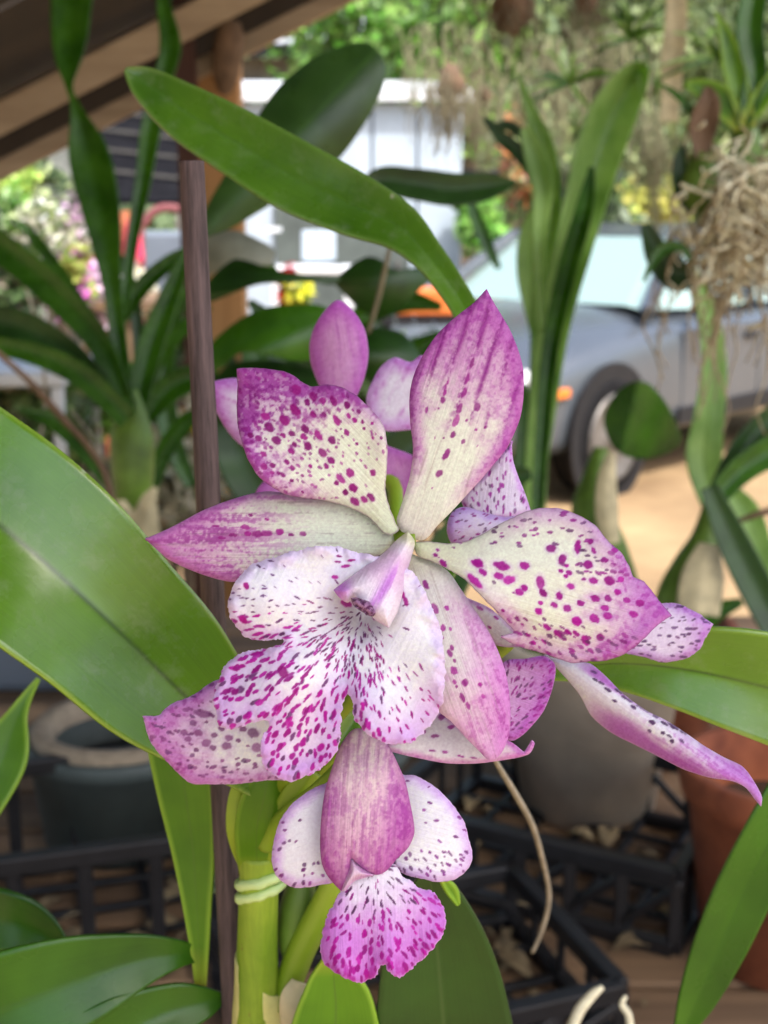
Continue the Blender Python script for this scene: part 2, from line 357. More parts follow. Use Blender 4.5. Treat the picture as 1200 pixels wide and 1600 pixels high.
# ---------------------------------------------------------------- pigment tools
CREAM = np.array((242, 245, 220.)); WHITE = np.array((249, 247, 250.)); LILAC = np.array((216, 168, 228.)); MAUVE = np.array((172, 84, 160.))
PINK = np.array((205, 110, 198.)); SPOT = np.array((160, 18, 128.)); DARK = np.array((92, 48, 92.)); GREY = np.array((112, 92, 118.))
def spots_from(lst, conv):
    out = []
    for e in lst:
        x, y = conv([(e[0], e[1])])[0]
        x2, _ = conv([(e[0]+e[2], e[1])])[0]
        out.append((x, y, (x2-x)*.9, e[3] if len(e) > 3 else 1.25, e[4] if len(e) > 4 else None))
    return out
def apply_spots(col, X, Y, spots, src, color=SPOT, soft=0.2, seed=0, amt=1.0, halo=0.0):
    """spots (x, y, r, aspect, angle or None = along the vein from src, [colour])"""
    wx = (fbm(X*0.22, Y*0.22, seed+5, 2)-0.5)*3.2; wy = (fbm(X*0.22, Y*0.22, seed+9, 2)-0.5)*3.2
    for e in spots:
        x, y, r, asp, ang = e[:5]; c = e[5] if len(e) > 5 else color
        R_ = r*max(asp, 1)+4
        k = np.nonzero((np.abs(X-x) < R_*1.3) & (np.abs(Y-y) < R_*1.3))[0]
        if len(k) == 0: continue
        if ang is None: ang = math.atan2(y-src[1], x-src[0])
        else: ang = math.radians(ang)
        dx = X[k]-x+wx[k]*min(1, r/5); dy = Y[k]-y+wy[k]*min(1, r/5); ca, sa = math.cos(ang), math.sin(ang)
        a = (dx*ca+dy*sa)/(r*math.sqrt(asp)); b = (-dx*sa+dy*ca)/(r/math.sqrt(asp))
        d = np.sqrt(a*a+b*b); w = max(soft, 0.9/max(r, 0.5)*0.6)
        m = 1-ss(1-w, 1+w, d)
        if halo: col[k] = mix(col[k], LILAC, halo*(1-ss(0.8, 2.0, d)))
        hsh = (x*12.9898+y*78.233) % 1.0; c = np.asarray(c, float)*(.86+.3*hsh)
        col[k] = mix(col[k], c, m*amt*(.78+.22*((hsh*7.3) % 1.0)))
    return col
def rand_spots(poly, spacing, src, dens, size, asp, colf, seed):
    """jittered scatter; dens/size functions of (x, y, distance to source)"""
    r = random.Random(seed); p = np.array(poly); mn, mx = p.min(0), p.max(0); out = []
    y = mn[1]
    while y < mx[1]:
        x = mn[0]
        while x < mx[0]:
            px = x+(r.random()-.5)*spacing*1.3; py = y+(r.random()-.5)*spacing*1.3
            rr = math.hypot(px-src[0], py-src[1])
            if r.random() < dens(px, py, rr):
                s = size(px, py, rr)*(0.6+0.8*r.random())
                a = math.degrees(math.atan2(py-src[1], px-src[0]))+r.gauss(0, 9)
                out.append((px, py, s, asp(px, py, rr)*(0.7+0.7*r.random()), a, colf(px, py, rr, r)))
            x += spacing
        y += spacing
    return out
def veins(s, t, n, seed, jit=0.10):
    """mask of fine lines along the petal, slightly wandering"""
    ph = s*n*0.5+(fbm(t*2.5, s*1.5, seed)-0.5)*jit*n
    return np.exp(-((np.abs((ph % 1)-0.5))/0.16)**2)

CORE = (628, 842)
def aniso(X, Y, s, t, fs, ft, seed):
    w = (fbm(X*.05, Y*.05, seed+70)-.5)*.5
    return fbm(s*fs+w*2, t*ft+w, seed, 4)*.62+fbm(X*.24, Y*.24, seed+71, 3)*.38
# ---------------------------------------------------------------- the orchid
orchid = empty('orchid_plant', P(405, 1600, .30)-Vector((0, 0, .12)), 'orchid with white flowers spotted magenta tied to a brown stake', 'orchid')

# ---- main flower
def ped(pts, label): return tube('flower', pts, M['stem'], orchid, 24, 12, label=label)
fl_main = ped([(632, 838, 17, .2085), (634, 852, 15, .2105), (622, 880, 12, .2145), (585, 960, 10, .222), (520, 1090, 11, .236), (440, 1230, 14, .262)], 'largest flower, facing the camera, white lip spotted magenta')

PA = z1([(1010,940),(985,880),(966,810),(970,740),(973,660),(966,590),(945,540),(900,490),(850,447),(800,420),(740,410),(690,417),(655,402),(620,376),(580,359),(500,348),(440,346),(407,350),(410,420),(408,500),(413,570),(430,640),(455,700),(490,755),(540,795),(600,825),(680,838),(750,848),(820,868),(880,895),(920,925),(955,965),(985,975),(1015,958)])
SA = spots_from([(833,742,18),(845,797,18),(918,740,13),(912,832,16,1.9),(887,842,14),(851,848,18,1.6),(798,763,18,1.7),(782,780,11),(816,813,12),(762,695,14),(743,715,12),(730,665,18),(766,618,16),(674,640,17),(660,607,14),(663,577,16),(714,600,18,1.8),(614,594,13),(612,660,13),(623,635,10),(587,545,22),(556,619,18),(580,600,11),(595,700,12),(617,722,10),(628,505,22,1.7),(694,523,13),(672,477,14),(734,523,11),(782,543,18,1.8),(821,488,13),(827,527,10),(850,543,11),(866,512,10),(770,470,18,1.9),(730,470,14),(695,455,18),(630,430,22),(683,717,8),(655,752,7),(655,812,6),(614,770,9),(580,750,10),(565,742,9),(543,712,12),(510,717,15),(508,670,14),(530,570,20),(515,530,18),(490,610,14),(460,600,12),(820,590,12,1.8),(858,632,7),(918,610,7),(950,610,7),(885,575,7),(880,550,8),(915,555,7),(540,740,9)], z1)
def pa(X, Y, s, t, E):
    n = fbm(X*.045, Y*.045, 1); n2 = fbm(X*.16, Y*.16, 2); g = fbm(s*9, t*3.5, 3)
    c = mix(np.tile(CREAM, (len(X), 1)), (222, 226, 182), (1-ss(0, .35, t))*.6)
    u = (X-370)/235; w = (Y-575)/240
    blush = ss(.45, 1.02, t+.22*(n-.5)*2)*.6+(1-ss(0, 34, E))*ss(.25, .55, t)*.6+ss(.55, 1.0, 1-w)*.35*(1-u)
    c = mix(c, (208, 138, 202), np.clip(blush, 0, .85))
    c = mix(c, (170, 66, 158), ss(.5, .72, n*.5+n2*.5+blush*.28)*np.clip(blush*1.3, 0, .8))
    c = mix(c, (150, 44, 138), ss(.54, .66, n2)*ss(.45, .85, t)*.75); c = mix(c, (226, 196, 214), ss(.58, .70, fbm(X*.13, Y*.13, 22))*ss(.5, .8, t)*.5)
    c = apply_spots(c, X, Y, SA, CORE, (152, 24, 120), seed=1, halo=.12)
    c = apply_spots(c, X, Y, rand_spots(PA, 10, CORE, lambda x, y, r: .42 if r > 120 and (x-y < -90 or x-y > 0 or r > 235) else 0.04, lambda x, y, r: 1.6+.004*r, lambda x, y, r: 1.5, lambda x, y, r, q: (150, 40, 130), 11), CORE, seed=3, amt=.7)
    return mix(c, (150, 110, 140), (1-ss(0, 3, E))*.5)
def da(X, Y, s, t, E):
    wv = np.sin(t*9+s*2.5)*1.0*(1-ss(0, 45, E))
    return 207-2.2*np.sin(np.clip(t, 0, 1)*3.0)+1.8*ss(.6, 1.05, t)-1.6*s*s+wv+1.5*s*t
sheet('petal', PA, CORE, (372, 580), da, pa, fl_main, M['petal'], seed=2, frill=.8)

PB = z1([(63,988),(130,960),(200,925),(280,882),(360,850),(450,822),(520,810),(580,815),(650,828),(740,838),(800,850),(850,868),(900,900),(940,930),(985,960),(1000,1000),(945,1050),(860,1065),(760,1092),(640,1122),(520,1142),(430,1148),(380,1150),(300,1130),(220,1100),(150,1065),(100,1022)])
def pb(X, Y, s, t, E):
    n = fbm(X*.05, Y*.05, 4); st = aniso(X, Y, s, t, 11, 4.5, 5); st2 = aniso(X, Y, s, t, 30, 12, 6)
    c = mix(np.tile(CREAM, (len(X), 1)), (226, 230, 190), (1-ss(.0, .3, t))*.5)
    b = ss(.42, .95, t+.3*(n-.5))*.65+ss(.45, .62, st)*ss(.28, .6, t)*.45+(1-ss(0, 22, E))*ss(.15, .5, t)*.55
    c = mix(c, (200, 112, 188), np.clip(b, 0, .9)); c = mix(c, (160, 62, 146), ss(.52, .68, st)*ss(.4, .8, t)*.6)
    c = mix(c, (150, 70, 140), ss(.6, .75, st2)*ss(.35, .8, t)*.35)
    c = mix(c, (120, 90, 100), veins(s, t, 9, 3)*ss(.62, .7, st2+.1)*.25)
    c = apply_spots(c, X, Y, spots_from([(657,970,11,1.6),(611,973,9,1.8),(570,964,15),(520,968,18,1.9),(485,970,18,1.9),(440,945,14,2),(450,970,12),(460,900,8,2),(520,915,7,2),(395,975,12,2.4),(350,985,10,3),(330,940,9,3)], z1), CORE, (158, 30, 130), seed=4, amt=.9)
    c = mix(c, (120, 60, 100), ss(.97, 1.02, t)*.7)
    return mix(c, (196, 160, 190), (1-ss(0, 2.5, E))*.5)
sheet('sepal', PB, CORE, (226, 842), lambda X, Y, s, t, E: 209+5.5*t-4.0*t*t+1.6*s*s-1.2*np.sin(t*3.1)-.4*s, pb, fl_main, M['petal'], seed=3)

PC = z2([(385,50),(340,100),(270,155),(210,210),(170,260),(135,320),(110,380),(97,440),(95,500),(100,570),(108,640),(105,700),(95,760),(75,830),(55,890),(47,920),(60,955),(100,985),(140,995),(165,982),(200,940),(250,890),(310,825),(370,760),(420,700),(460,650),(490,590),(512,530),(522,470),(525,410),(520,340),(500,270),(470,200),(435,140),(405,90)])
def pc(X, Y, s, t, E):
    n = fbm(X*.04, Y*.04, 7); n2 = fbm(X*.2, Y*.2, 8); st = aniso(X, Y, s, t, 10, 6, 9); ln = veins(s, t, 8.5, 5, .07)
    c = mix(np.tile(np.array((242, 243, 220.)), (len(X), 1)), (224, 206, 196), (1-ss(0, .2, t))*.6)
    b = ss(.40, .95, t+.25*(n-.5)+.12*s*s)*.8+(1-ss(0, 30, E))*ss(.12, .4, t)*.7
    c = mix(c, (196, 100, 184), np.clip(b, 0, .92))
    c = mix(c, (150, 48, 136), ln*ss(.42, .72, t+.5*(st-.5))*ss(.40, .55, aniso(X, Y, s, t, 14, 14, 19))*.95)
    c = mix(c, (174, 66, 164), ss(.47, .62, n2*.6+st*.4)*np.clip(b*1.1, 0, 1)*.7)
    c = mix(c, (222, 170, 206), (1-ln)*ss(.45, .65, n)*ss(.4, .8, t)*.28)
    c = mix(c, (150, 120, 120), veins(s, t, 15, 12, .08)*ss(.55, .7, fbm(s*20, t*6, 3))*(1-ss(.3, .6, t))*.3)
    return apply_spots(c, X, Y, spots_from([(207,743,15),(233,672,17,2.2),(257,598,12,1.6),(270,545,18,2.4),(283,500,16,2.2),(297,624,10),(348,495,16),(220,468,12,1.6),(228,440,10,2),(240,400,8,2.4),(160,505,10,2),(225,610,5),(310,545,6),(205,500,5),(380,570,7),(345,580,6),(180,798,4),(300,440,15,2.6),(312,390,15,2.6),(330,330,14,2.6),(230,420,9,2.5),(190,610,4,3),(350,640,4,3)], z2), CORE, (154, 34, 130), seed=6, amt=.85)
sheet('sepal', PC, CORE, (760, 451), lambda X, Y, s, t, E: 208.5+3.0*t-1.5*t*t+3.2*s*s*np.clip(t*1.6, 0, 1)-2.4*np.sin(np.clip(t, 0, 1)*3.1), pc, fl_main, M['petal'], seed=4)

PD = z2([(115,1000),(170,998),(240,1005),(300,1000),(360,975),(420,940),(480,910),(550,880),(610,872),(670,877),(730,900),(790,935),(820,970),(850,1005),(890,1040),(920,1090),(935,1130)])+z4([(810,155),(840,190),(870,230),(900,264),(860,290),(820,330),(780,365),(740,390),(690,405),(640,408),(590,412),(540,397),(490,381),(440,366),(400,352),(360,329),(408,316),(350,250),(300,200),(250,150),(200,120),(150,95),(110,80),(95,55)])
SD = spots_from([(522,55,15),(557,88,15,1.4,-60),(605,50,16,2.2,-85),(570,108,8),(553,125,8),(578,130,9),(568,140,7),(292,101,18,1.5),(308,128,13,1.4),(284,156,20,2.8,45),(367,108,20,2),(360,140,15,1.6),(392,152,17,1.5,-15),(438,108,15),(488,160,18,1.6,80),(498,192,14,1.5,50),(423,190,13),(438,177,11),(547,202,13,1.3,80),(490,224,8),(532,231,11),(572,240,13),(484,250,12,1.4,40),(583,172,12,1.4),(614,225,12),(655,155,14,1.3),(602,281,16),(660,210,14),(645,32,10),(638,105,16),(705,155,18),(658,272,16),(700,265,14),(630,342,16,1.7,60),(675,332,14),(545,322,14,1.8,35),(510,300,12,1.8,30),(700,210,12),(690,240,12),(740,150,10),(780,260,14),(447,325,9,1.5,30),(467,348,8,1.5,30),(372,248,6),(168,58,6),(160,74,8),(185,100,11,1.9,40),(600,320,10,2,40),(575,315,10,2,40),(500,345,9,2,40),(655,60,10,1.6,70),(690,90,11),(720,60,9),(625,150,7),(730,190,12),(760,215,12),(800,225,14)], z4)
def pd(X, Y, s, t, E):
    n = fbm(X*.04, Y*.04, 10); n2 = fbm(X*.15, Y*.15, 11); r = np.hypot(X-CORE[0], Y-CORE[1])
    c = mix(np.tile(np.array((244, 246, 224.)), (len(X), 1)), (230, 230, 186), (1-ss(.05, .35, t))*.7)
    b = ss(.58, 1.0, t+.25*(n-.5))*.75+(1-ss(0, 40, E))*ss(.25, .5, t)*.6
    c = mix(c, (206, 142, 204), np.clip(b, 0, .9)); c = mix(c, (180, 70, 172), ss(.48, .68, n2*.55+n*.45)*np.clip(b*1.15-.15, 0, .8))
    c = mix(c, (190, 84, 184), ss(.78, 1.0, t)*.5)
    c = apply_spots(c, X, Y, SD, CORE, (166, 20, 140), seed=8, halo=.35)
    c = apply_spots(c, X, Y, rand_spots(PD, 12, CORE, lambda x, y, q: .6 if (y > 955+(x-780)*.16 and x > 770) or (y < 868-(x-700)*.1+ (60 if x > 900 else 0) and x > 690) else .04, lambda x, y, q: 2.0+.004*q, lambda x, y, q: 1.9, lambda x, y, q, g: (150, 40, 134) if g.random() < .6 else (110, 60, 110), 21), CORE, seed=9, amt=.8)
    return mix(c, (120, 80, 120), (1-ss(0, 2.5, E))*.4)
sheet('petal', PD, CORE, (1048, 962), lambda X, Y, s, t, E: 208-3.4*np.sin(np.clip(t, 0, 1)*2.8)+1.8*t+np.sin(t*10+s*3)*.9*(1-ss(0, 45, E))+2.0*ss(20, -60, Y-0*X-880)+3.5*ss(.3, 1.1, s)*ss(.2, .6, t), pd, fl_main, M['petal'], seed=6, frill=.8)

PE = z4([(40,110),(75,70),(112,82),(150,95),(200,125),(240,180),(280,240),(320,300),(355,370),(380,440),(393,520),(396,590),(387,650),(362,700),(332,717),(300,690),(260,650),(215,600),(150,540),(110,400),(60,220)])
def z3b(l): return [(500+a/4.615, 820+b/4.615) for a, b in l]
def pe(X, Y, s, t, E):
    n = fbm(X*.05, Y*.05, 12); st = aniso(X, Y, s, t, 10, 5, 13); ln = veins(s, t, 10, 7, .06)
    c = np.tile(np.array((246, 242, 232.)), (len(X), 1)); c = mix(c, (214, 208, 176), (1-ss(.0, .16, t))*.6)
    b = ss(.4, 1.0, t+.3*(n-.5))*.65+np.clip(-s, 0, 1)*ss(.1, .35, t)*.75
    c = mix(c, (224, 140, 216), np.clip(b, 0, .9)); c = mix(c, (184, 78, 172), ss(.5, .66, st)*np.clip(b, 0, 1)*.75)
    c = mix(c, (150, 130, 120), ln*ss(.5, .7, fbm(s*18, t*5, 2))*.22)
    return apply_spots(c, X, Y, spots_from([(765,435,28,1.9,65),(828,605,36,1.7,62),(913,600,20,1.4,60),(887,745,24,1.2,80),(940,750,14,1.5,80),(880,815,14,1.2,80),(950,885,20),(935,925,26,1.5,60),(970,980,14),(965,1050,30),(970,1135,18),(985,1165,12),(1048,1135,26),(1160,1150,14)], z3b)+spots_from([(250,475,11),(245,520,12,2),(262,545,10,2),(300,480,8),(310,515,8)], z4), CORE, (172, 50, 150), seed=10, amt=.9)
sheet('sepal', PE, (660, 872), (770, 1188), lambda X, Y, s, t, E: 210.5-2.5*np.sin(np.clip(t, 0, 1)*3.0)+2.2*s*s+3.0*ss(.6, 1.0, t), pe, fl_main, M['petal'], seed=5)

THR = (566, 955)
PF = z3([(1060,150),(1000,120),(930,95),(850,77),(800,62),(740,55),(680,60),(600,80),(530,105),(470,125),(430,155),(400,195),(380,235),(372,280),(385,325),(410,365),(440,395),(480,408),(530,408),(582,402),(578,424),(520,440),(460,448),(400,470),(365,500),(345,540),(325,590),(320,640),(330,690),(350,737),(400,740),(450,725),(490,712),(516,710),(526,735),(505,760),(495,800),(497,850),(515,890),(550,920),(600,938),(650,925),(700,905),(745,870),(775,835),(795,780),(800,720),(800,670),(812,630),(825,606),(838,625),(845,665),(848,705),(875,735),(905,765),(950,790),(1000,798),(1050,795),(1090,770),(1130,730),(1160,690),(1180,640),(1188,560),(1188,480),(1180,400),(1160,330),(1130,260),(1100,200)])
def lip_d(x, y, r):
    if r < 26: return .7
    if x > 640 and y < 1040: return .03 if y > 930 else .12
    if x > 600: return .5 if y > 1060 else (.25 if y > 1010 else .10)
    if y < 930: return .42 if x < 430 else .10
    if y < 1000 and x < 440: return .85
    return .92
def lip_s(x, y, r):
    if x > 600: return 2.3
    if y < 960: return 2.0
    return min(4.3, 1.7+.0138*r)
def lip_c(x, y, r, g):
    if r < 95: return (150, 20, 112) if g.random() < .4 else (100, 40, 92)
    if y < 955 or (x > 600 and y < 1040): return (100, 56, 110)
    return (168, 14, 138) if g.random() < .85 else (104, 50, 104)
SF = rand_spots(PF, 12.3, THR, lip_d, lip_s, lambda x, y, r: 4.2 if r < 130 else (2.8 if r < 200 else 1.8), lip_c, 31)
SF += rand_spots(PF, 9, THR, lambda x, y, r: .8 if 18 < r < 105 and 62 < math.degrees(math.atan2(y-THR[1], x-THR[0])) < 165 else 0, lambda x, y, r: 1.5+.008*r, lambda x, y, r: 3.4, lip_c, 33)
SF += [(x, y, r, a, g, (164, 16, 126)) for x, y, r, a, g in [(541,942,7,1.6,20),(507,1005,5,6,-54),(480,1052,6,9,-55),(455,1090,7,7,-55),(437,1108,6,4,-60),(518,1022,4,7,-55),(551,1008,5,5,-72),(628,928,6,2,70),(634,940,5,2.5,75),(620,942,5,2.2,-70),(540,885,4,3.5,-10),(549,876,3.5,3.4,-8),(528,878,3,2.6,10),(523,902,4,1.8,0),(530,869,3,2.4,10),(442,1050,9,1.3,60),(380,968,6,1.6,35),(385,916,5,1.3,60)]]
def pf(X, Y, s, t, E):
    n = fbm(X*.05, Y*.05, 14); r = np.hypot(X-THR[0], Y-THR[1]); n2 = fbm(X*.25, Y*.25, 15)
    c = np.tile(WHITE, (len(X), 1)); c = mix(c, (246, 232, 208), (1-ss(15, 75, r))*ss(940, 985, Y)*.7)
    low = ss(985, 1130, Y+.25*(600-X))
    b = (1-ss(0, 22+55*low, E+26*(n-.5)))*(.35+.5*low)
    c = mix(c, (218, 172, 234), np.clip(b, 0, .85)); c = mix(c, (208, 140, 226), (1-ss(0, 40, E))*low*ss(1080, 1200, Y)*.45)
    c = mix(c, (226, 224, 238), ss(.45, .7, fbm(X*.02, Y*.02, 30))*.35)
    c = apply_spots(c, X, Y, SF, THR, seed=12, halo=.22)
    return mix(c, (244, 226, 246), (1-ss(0, 3, E))*.5)
def df(X, Y, s, t, E):
    r = np.hypot(X-THR[0], Y-THR[1]); th = np.arctan2(Y-THR[1], X-THR[0])
    ruff = np.sin(th*7+.6)*ss(60, 200, r)*1.5+np.sin(th*17+n_l(X, Y)*6)*(1-ss(0, 30, E))*.55
    groove = 1.1*np.exp(-((X-(566-(Y-955)*.33))/16)**2)*ss(960, 1010, Y)*(1-ss(1090, 1140, Y))
    return 206.5+4.5*np.exp(-((r-4)/26)**2)-4.6*ss(0, 150, r)+3.2*ss(130, 280, r)+ruff+groove-1.2*np.exp(-((r-70)/35)**2)*np.abs(np.cos(th))
def n_l(X, Y): return fbm(X*.03, Y*.03, 44)
sheet('lip', PF, (600, 930), (450, 1220), df, pf, fl_main, M['lip'], step=1.4, frill=2.4, fs=.42, seed=7, label='white lip dotted magenta with frilled lilac lobes')

PG = z3([(1050,0),(1010,30),(960,80),(890,130),(830,175),(770,220),(790,247),(822,268),(845,252),(845,275),(875,300),(912,318),(930,335),(978,364),(992,340),(1012,300),(1032,230),(1042,170),(1062,100),(1076,40)])
def pg(X, Y, s, t, E):
    n = fbm(X*.08, Y*.08, 16); st = fbm(s*7, t*2, 17)
    c = np.tile(np.array((244, 230, 238.)), (len(X), 1)); c = mix(c, (226, 226, 176), (1-ss(.0, .14, t))*.8); c = mix(c, (226, 178, 216), ss(.08, .3, t)*(1-ss(.4, .7, t))*.6)
    c = mix(c, (206, 128, 218), np.exp(-((s+.05-.25*(t-.5))/.13)**2)*ss(.2, .4, t)*(1-ss(.8, .95, t))*ss(.35, .6, st)*.9)
    c = mix(c, (196, 92, 208), np.maximum(ss(.55, .95, -s+.0*t)*ss(.5, .75, t), ss(.5, .9, s)*ss(.55, .8, t))*.85)
    return mix(c, (190, 90, 200), ss(.9, 1.02, t+.1*(n-.5))*.6)
sheet('column', PG, (638, 838), (572, 975), lambda X, Y, s, t, E: 206.5-5.5*t-4.2*np.sqrt(np.clip(1-(1-np.clip(E/26, 0, 1))**2, 0, 1)), pg, fl_main, M['column'], step=1.2, thick=.0012, seed=8)
PH = z3b([(222,530),(260,522),(300,535),(340,545),(365,560),(385,600),(402,630),(385,660),(350,655),(300,625),(260,600),(232,565)])
def ph(X, Y, s, t, E):
    n = fbm(X*.3, Y*.3, 18, 3); c = np.tile(np.array((176, 130, 166.)), (len(X), 1)); c = mix(c, (84, 26, 72), ss(.36, .56, n)*.95); return mix(c, (226, 200, 222), ss(.62, .75, n)*.5)
sheet('anther_cap', PH, (570, 940), (580, 955), lambda X, Y, s, t, E: 198.4-2.6*np.sqrt(np.clip(1-(1-np.clip(E/8, 0, 1))**2, 0, 1)), ph, fl_main, M['column'], step=1.0, thick=.0012, label='dark purple cap under the column tip')

# ---- generic pigment for the other flowers
def pgen(base, edge, deep, spots=None, src=(600, 1100), eb=26, tipb=(.5, 1.0, .6), dens=None, seed=40, spc=(150, 24, 132), asp=1.5, size=3, spacing=13, poly=None, stripes=0, amt=.85, halo=.2):
    def f(X, Y, s, t, E):
        n = fbm(X*.05, Y*.05, seed); n2 = fbm(X*.17, Y*.17, seed+1); st = aniso(X, Y, s, t, 9, 6, seed+2)
        c = np.tile(np.array(base, float), (len(X), 1))
        b = (1-ss(0, eb, E+12*(n-.5)))*.7+ss(tipb[0], tipb[1], t+.25*(n-.5))*tipb[2]
        c = mix(c, edge, np.clip(b, 0, .95)); c = mix(c, deep, ss(.5, .68, n2*.5+st*.5)*np.clip(b, 0, 1)*.7)
        if stripes: c = mix(c, deep, veins(s, t, stripes, seed, .06)*ss(.4, .65, st)*.5)
        if spots: c = apply_spots(c, X, Y, spots, src, spc, seed=seed, amt=amt, halo=halo)
        if dens: c = apply_spots(c, X, Y, rand_spots(poly, spacing, src, dens, lambda x, y, r: size, lambda x, y, r: asp, lambda x, y, r, g: spc if g.random() < .65 else (104, 56, 108), seed), src, seed=seed+3, amt=amt)
        return mix(c, (236, 214, 238), (1-ss(0, 2.5, E))*.4)
    return f

# ---- lower flower (faces down; hooded by its dorsal sepal)
fl_low = ped([(572, 1150, 15, .2225), (560, 1170, 13, .226), (500, 1230, 12, .238), (440, 1280, 14, .262), (415, 1320, 15, .27)], 'lower flower hanging below the largest one, hooded by a purple sepal')
PH2 = z3([(330,560),(280,590),(230,620),(180,640),(140,665),(115,690),(55,693),(70,750),(90,800),(130,850),(170,890),(205,925),(240,948),(320,950),(420,948),(520,935),(620,930),(720,860),(700,760),(600,680),(500,600),(400,560)])
sheet('petal', PH2, (560, 1160), (225, 1122), lambda X, Y, s, t, E: 224-4*t*t+2.6*s*s-np.sin(t*8)*.7, pgen((255, 254, 250), (206, 132, 202), (174, 74, 162), spots_from([(470,757,22),(482,812,20),(378,775,15),(370,805,18),(293,795,18),(323,765,12),(263,757,16),(210,755,14),(225,780,14),(245,720,14),(318,812,12),(255,820,10),(413,785,9),(280,683,25,2.4),(350,740,12),(240,760,8),(430,740,14),(520,780,14)], z3), (560, 1160), 38, (.5, .95, .75), lambda x, y, r: .75 if y > 1180 or x < 300 or y < 1110 else .08, 51, (124, 60, 116), 1.7, 3.0, 12, PH2, amt=.75), fl_low, M['petal'], seed=12, frill=.8)
PI = z4([(330,470),(380,405),(440,398),(500,390),(535,418),(527,490),(500,560),(470,600),(430,640),(395,655),(340,620)])
sheet('petal', PI, (770, 1060), (850, 1090), lambda X, Y, s, t, E: 221+2*s+3*t, pgen((226, 184, 228), (200, 110, 206), (168, 50, 160), None, (760, 1160), 22, (.3, .9, .5), lambda x, y, r: .85, 54, (156, 30, 142), 2.6, 2.6, 10, PI), fl_low, M['petal'], seed=13)
PJ = z4([(-10,668),(40,650),(80,600),(140,565),(200,575),(260,620),(320,650),(390,655),(438,690),(462,652),(471,664),(456,694),(430,705),(370,716),(290,726),(200,726),(100,708),(20,688)])
sheet('sepal', PJ, (600, 1165), (835, 1160), lambda X, Y, s, t, E: 218.5+1.5*t-1.5*s+1.5*s*s, pgen((240, 230, 226), (214, 130, 196), (186, 80, 170), spots_from([(180,582,11,1.5),(210,612,10,1.8),(160,640,10,2),(120,628,9,2),(150,685,7,2.6),(190,690,7,2),(240,703,6,4),(280,708,6,4)], z4), (600, 1165), 12, (.7, 1.0, .8), None, 56, (150, 34, 124)), fl_low, M['petal'], seed=14)
PV = z5([(420,290),(370,300),(310,330),(250,380),(205,450),(182,540),(180,600),(200,650),(250,685),(300,690),(400,672),(480,660),(520,560),(500,330)])
sheet('lip_side_lobe', PV, (560, 1300), (425, 1350), lambda X, Y, s, t, E: 219+1.5*s*s-4*ss(.5, 1, t)*0-1.8*np.sin(np.clip(t, 0, 1)*3), pgen((244, 240, 242), (214, 160, 226), (200, 130, 220), None, (560, 1250), 24, (1.5, 2, 0), lambda x, y, r: .8 if y > 1345 else (.28 if y > 1270 else .04), 58, (120, 36, 118), 1.3, 2.6, 11, PV), fl_low, M['lip'], seed=15, frill=1)
PW = z5([(640,262),(672,265),(720,270),(790,310),(850,370),(900,440),(920,510),(932,570),(915,620),(870,655),(800,668),(740,655),(680,640),(620,610),(560,560),(560,320)])
sheet('lip_side_lobe', PW, (600, 1310), (738, 1350), lambda X, Y, s, t, E: 219+1.5*s*s-1.8*np.sin(np.clip(t, 0, 1)*3), pgen((248, 246, 250), (216, 166, 230), (204, 138, 224), None, (590, 1250), 22, (1.5, 2, 0), lambda x, y, r: .85 if y > 1322 else (.25 if x > 660 else .06), 60, (120, 36, 122), 1.7, 2.5, 10.5, PW), fl_low, M['lip'], seed=16, frill=1)
PX = z5([(470,600),(440,690),(400,770),(370,850),(362,940),(380,980),(420,1010),(480,1038),(520,1046),(560,1026),(590,986),(605,980),(625,1015),(655,1030),(690,1010),(730,970),(780,920),(815,870),(832,800),(820,750),(780,705),(720,682),(670,640),(620,590),(540,570)])
SX = rand_spots(PX, 13, (585, 1350), lambda x, y, r: .95, lambda x, y, r: 2.6+.010*r, lambda x, y, r: 3.4 if r < 90 else 2.2, lambda x, y, r, g: (96, 48, 96) if r < 85 and g.random() < .7 else (168, 16, 140), 66)
def pxl(X, Y, s, t, E):
    n = fbm(X*.05, Y*.05, 62); r = np.hypot(X-585, Y-1350)
    c = np.tile(np.array((246, 238, 246.)), (len(X), 1)); c = mix(c, (212, 126, 218), ss(30, 130, r+50*(n-.5))*.9); c = mix(c, (196, 96, 204), (1-ss(0, 26, E))*ss(60, 110, r)*.5)
    c = mix(c, (178, 30, 152), ss(.5, .68, fbm(X*.1, Y*.05, 64))*ss(1480, 1530, Y)*.7)
    return mix(apply_spots(c, X, Y, SX, (585, 1350), seed=63), (240, 214, 242), (1-ss(0, 3, E))*.5)
sheet('lip_middle_lobe', PX, (585, 1345), (590, 1540), lambda X, Y, s, t, E: 216-6*t+4*t*t+1.2*np.sin(s*9)*ss(.3, 1, t)+2.0*s*s, pxl, fl_low, M['lip'], step=1.4, frill=2.2, fs=.32, seed=17)
PU = z5([(490,93),(460,120),(430,170),(405,240),(380,320),(365,420),(360,520),(365,590),(385,640),(440,701),(462,694),(470,640),(476,575),(500,600),(540,630),(575,641),(610,625),(650,580),(690,540),(713,490),(713,450),(700,380),(680,290),(650,220),(620,160),(590,130),(540,98)])
